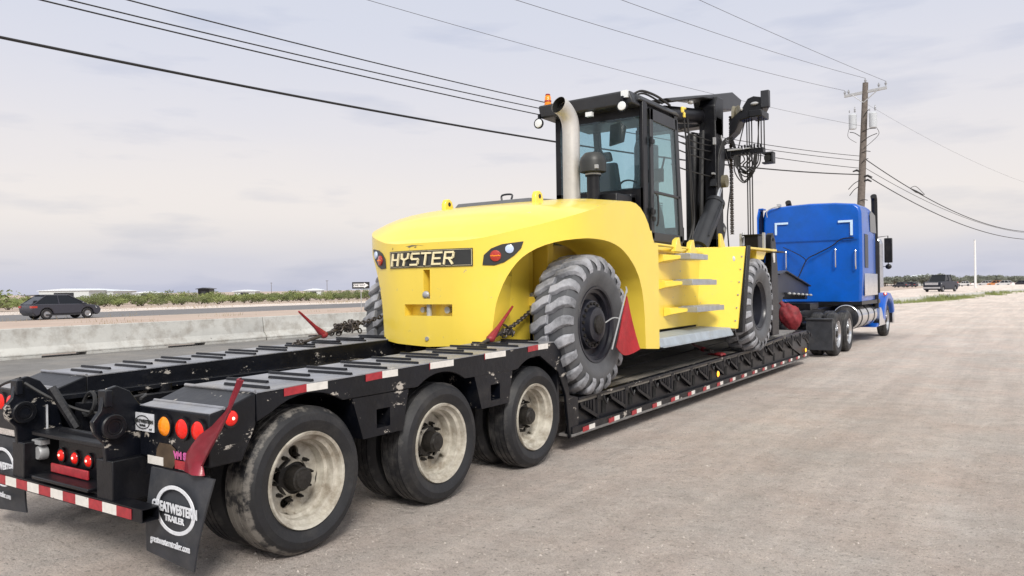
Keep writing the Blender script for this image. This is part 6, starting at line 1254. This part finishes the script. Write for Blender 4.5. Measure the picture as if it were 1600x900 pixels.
for x0, x1, z in ((-6.80, -6.45, 7.05), (-6.35, -5.95, 6.75), (-6.32, -5.98, 6.55)): m.tube([(x0, PY-.1, z), ((x0+x1)/2, PY-.1, z+.05), (x1, PY-.1, z-.05)], [.03, .055, .03], 8)
m.build('splice_case', 'cable', pole)
def wire(p, r, label, nm='overhead_cable', mt='cable', group='overhead wires'):
    """parabola through three heights on a vertical plane, given as (x,y,z) start, middle, end"""
    A, B, C = map(Vector, p); L2 = (Vector((C.x, C.y))-Vector((A.x, A.y))).length; tb = (Vector((B.x, B.y))-Vector((A.x, A.y))).length/L2
    k = (B.z-lerp(A.z, C.z, tb))/(tb*(1-tb)); pts = []
    for i in range(61):
        t = i/60; pts.append((lerp(A.x, C.x, t), lerp(A.y, C.y, t), lerp(A.z, C.z, t)+k*t*(1-t)))
    m = MB(); m.tube(pts, r, 6); tag(m.build(nm, mt, None), label, 'cable', group)
def ext(A, C, f): return (A[0]+(C[0]-A[0])*f, A[1]+(C[1]-A[1])*f)
e = (-19.3, -17.7)
wire([(-19.3, -17.7, 7.6), (-11.05, 18.91, 5.84), (-6.42, 39.6, 6.84)], .026, 'thickest black cable, the lowest one sloping down from the left edge to the forklift cab')
wire([(-19.3, -17.7, 8.3), (-11.13, 18.54, 6.52), (-6.47, 39.4, 7.13)], .014, 'lowest of the three thin black cables above the thick one')
wire([(-19.3, -17.7, 8.4), (-11.13, 18.54, 6.70), (-6.45, 39.5, 7.50)], .013, 'middle one of the three thin black cables above the thick one')
wire([(-19.3, -17.7, 9.0), (-11.13, 18.54, 6.90), (-6.43, 39.6, 7.72)], .013, 'highest of the three thin black cables above the thick one')
wire([(-19.5, -17.6, 10.5), (-11.08, 18.78, 9.82), (-7.12, 39.9, 11.0)], .008, 'faint wire ending at the left tip of the pole crossarm', 'overhead_wire', 'wire')
wire([(-19.0, -17.7, 12.0), (-10.41, 21.75, 10.55), (-6.20, 40, 11.47)], .008, 'faint wire ending at the very top of the wooden pole', 'overhead_wire', 'wire')
wire([(-18.0, -17.7, 12.6), (-9.89, 24.07, 11.05), (-5.34, 40, 11.2)], .008, 'faint wire ending at the right tip of the pole crossarm', 'overhead_wire', 'wire')
wire([(-19.0, -17.0, 9.3), (-11.41, 17.29, 8.34), (-6.35, 40, 9.2)], .006, 'faintest lone wire crossing the sky above the yellow counterweight', 'overhead_wire', 'wire')
wire([(-6.3, 40.1, 7.65), (-4.4, 48.45, 6.34), (3.2, 82, 6.3)], .022, 'upper cable sagging from the wooden pole towards the right edge')
wire([(-6.28, 40.1, 7.2), (-4.1, 49.8, 6.0), (3.2, 82, 5.9)], .012, 'thin middle cable sagging from the wooden pole towards the right edge')
wire([(-6.25, 40.1, 6.85), (-3.19, 53.8, 5.17), (3.2, 82, 5.6)], .022, 'lower cable sagging from the wooden pole towards the right edge')
wire([(-7.1, 40.1, 11.0), (-1, 62, 9.2), (6, 92, 9.4)], .005, 'very faint wire leaving the crossarm towards the upper right', 'overhead_wire', 'wire')
m = MB(); m.tube([(-5.0, 45.85, 6.70), (-4.8, 46.7, 6.58), (-4.55, 47.8, 6.48)], [.02, .06, .02], 8); m.tube(spline([(-5.0, 45.9, 6.7), (-4.8, 46.6, 6.85), (-4.5, 47.8, 6.5)], 4), .015, 5); tag(m.build('cable_splice', 'cable', None), 'small dark splice hanging on the cable right of the wooden pole', 'cable splice')
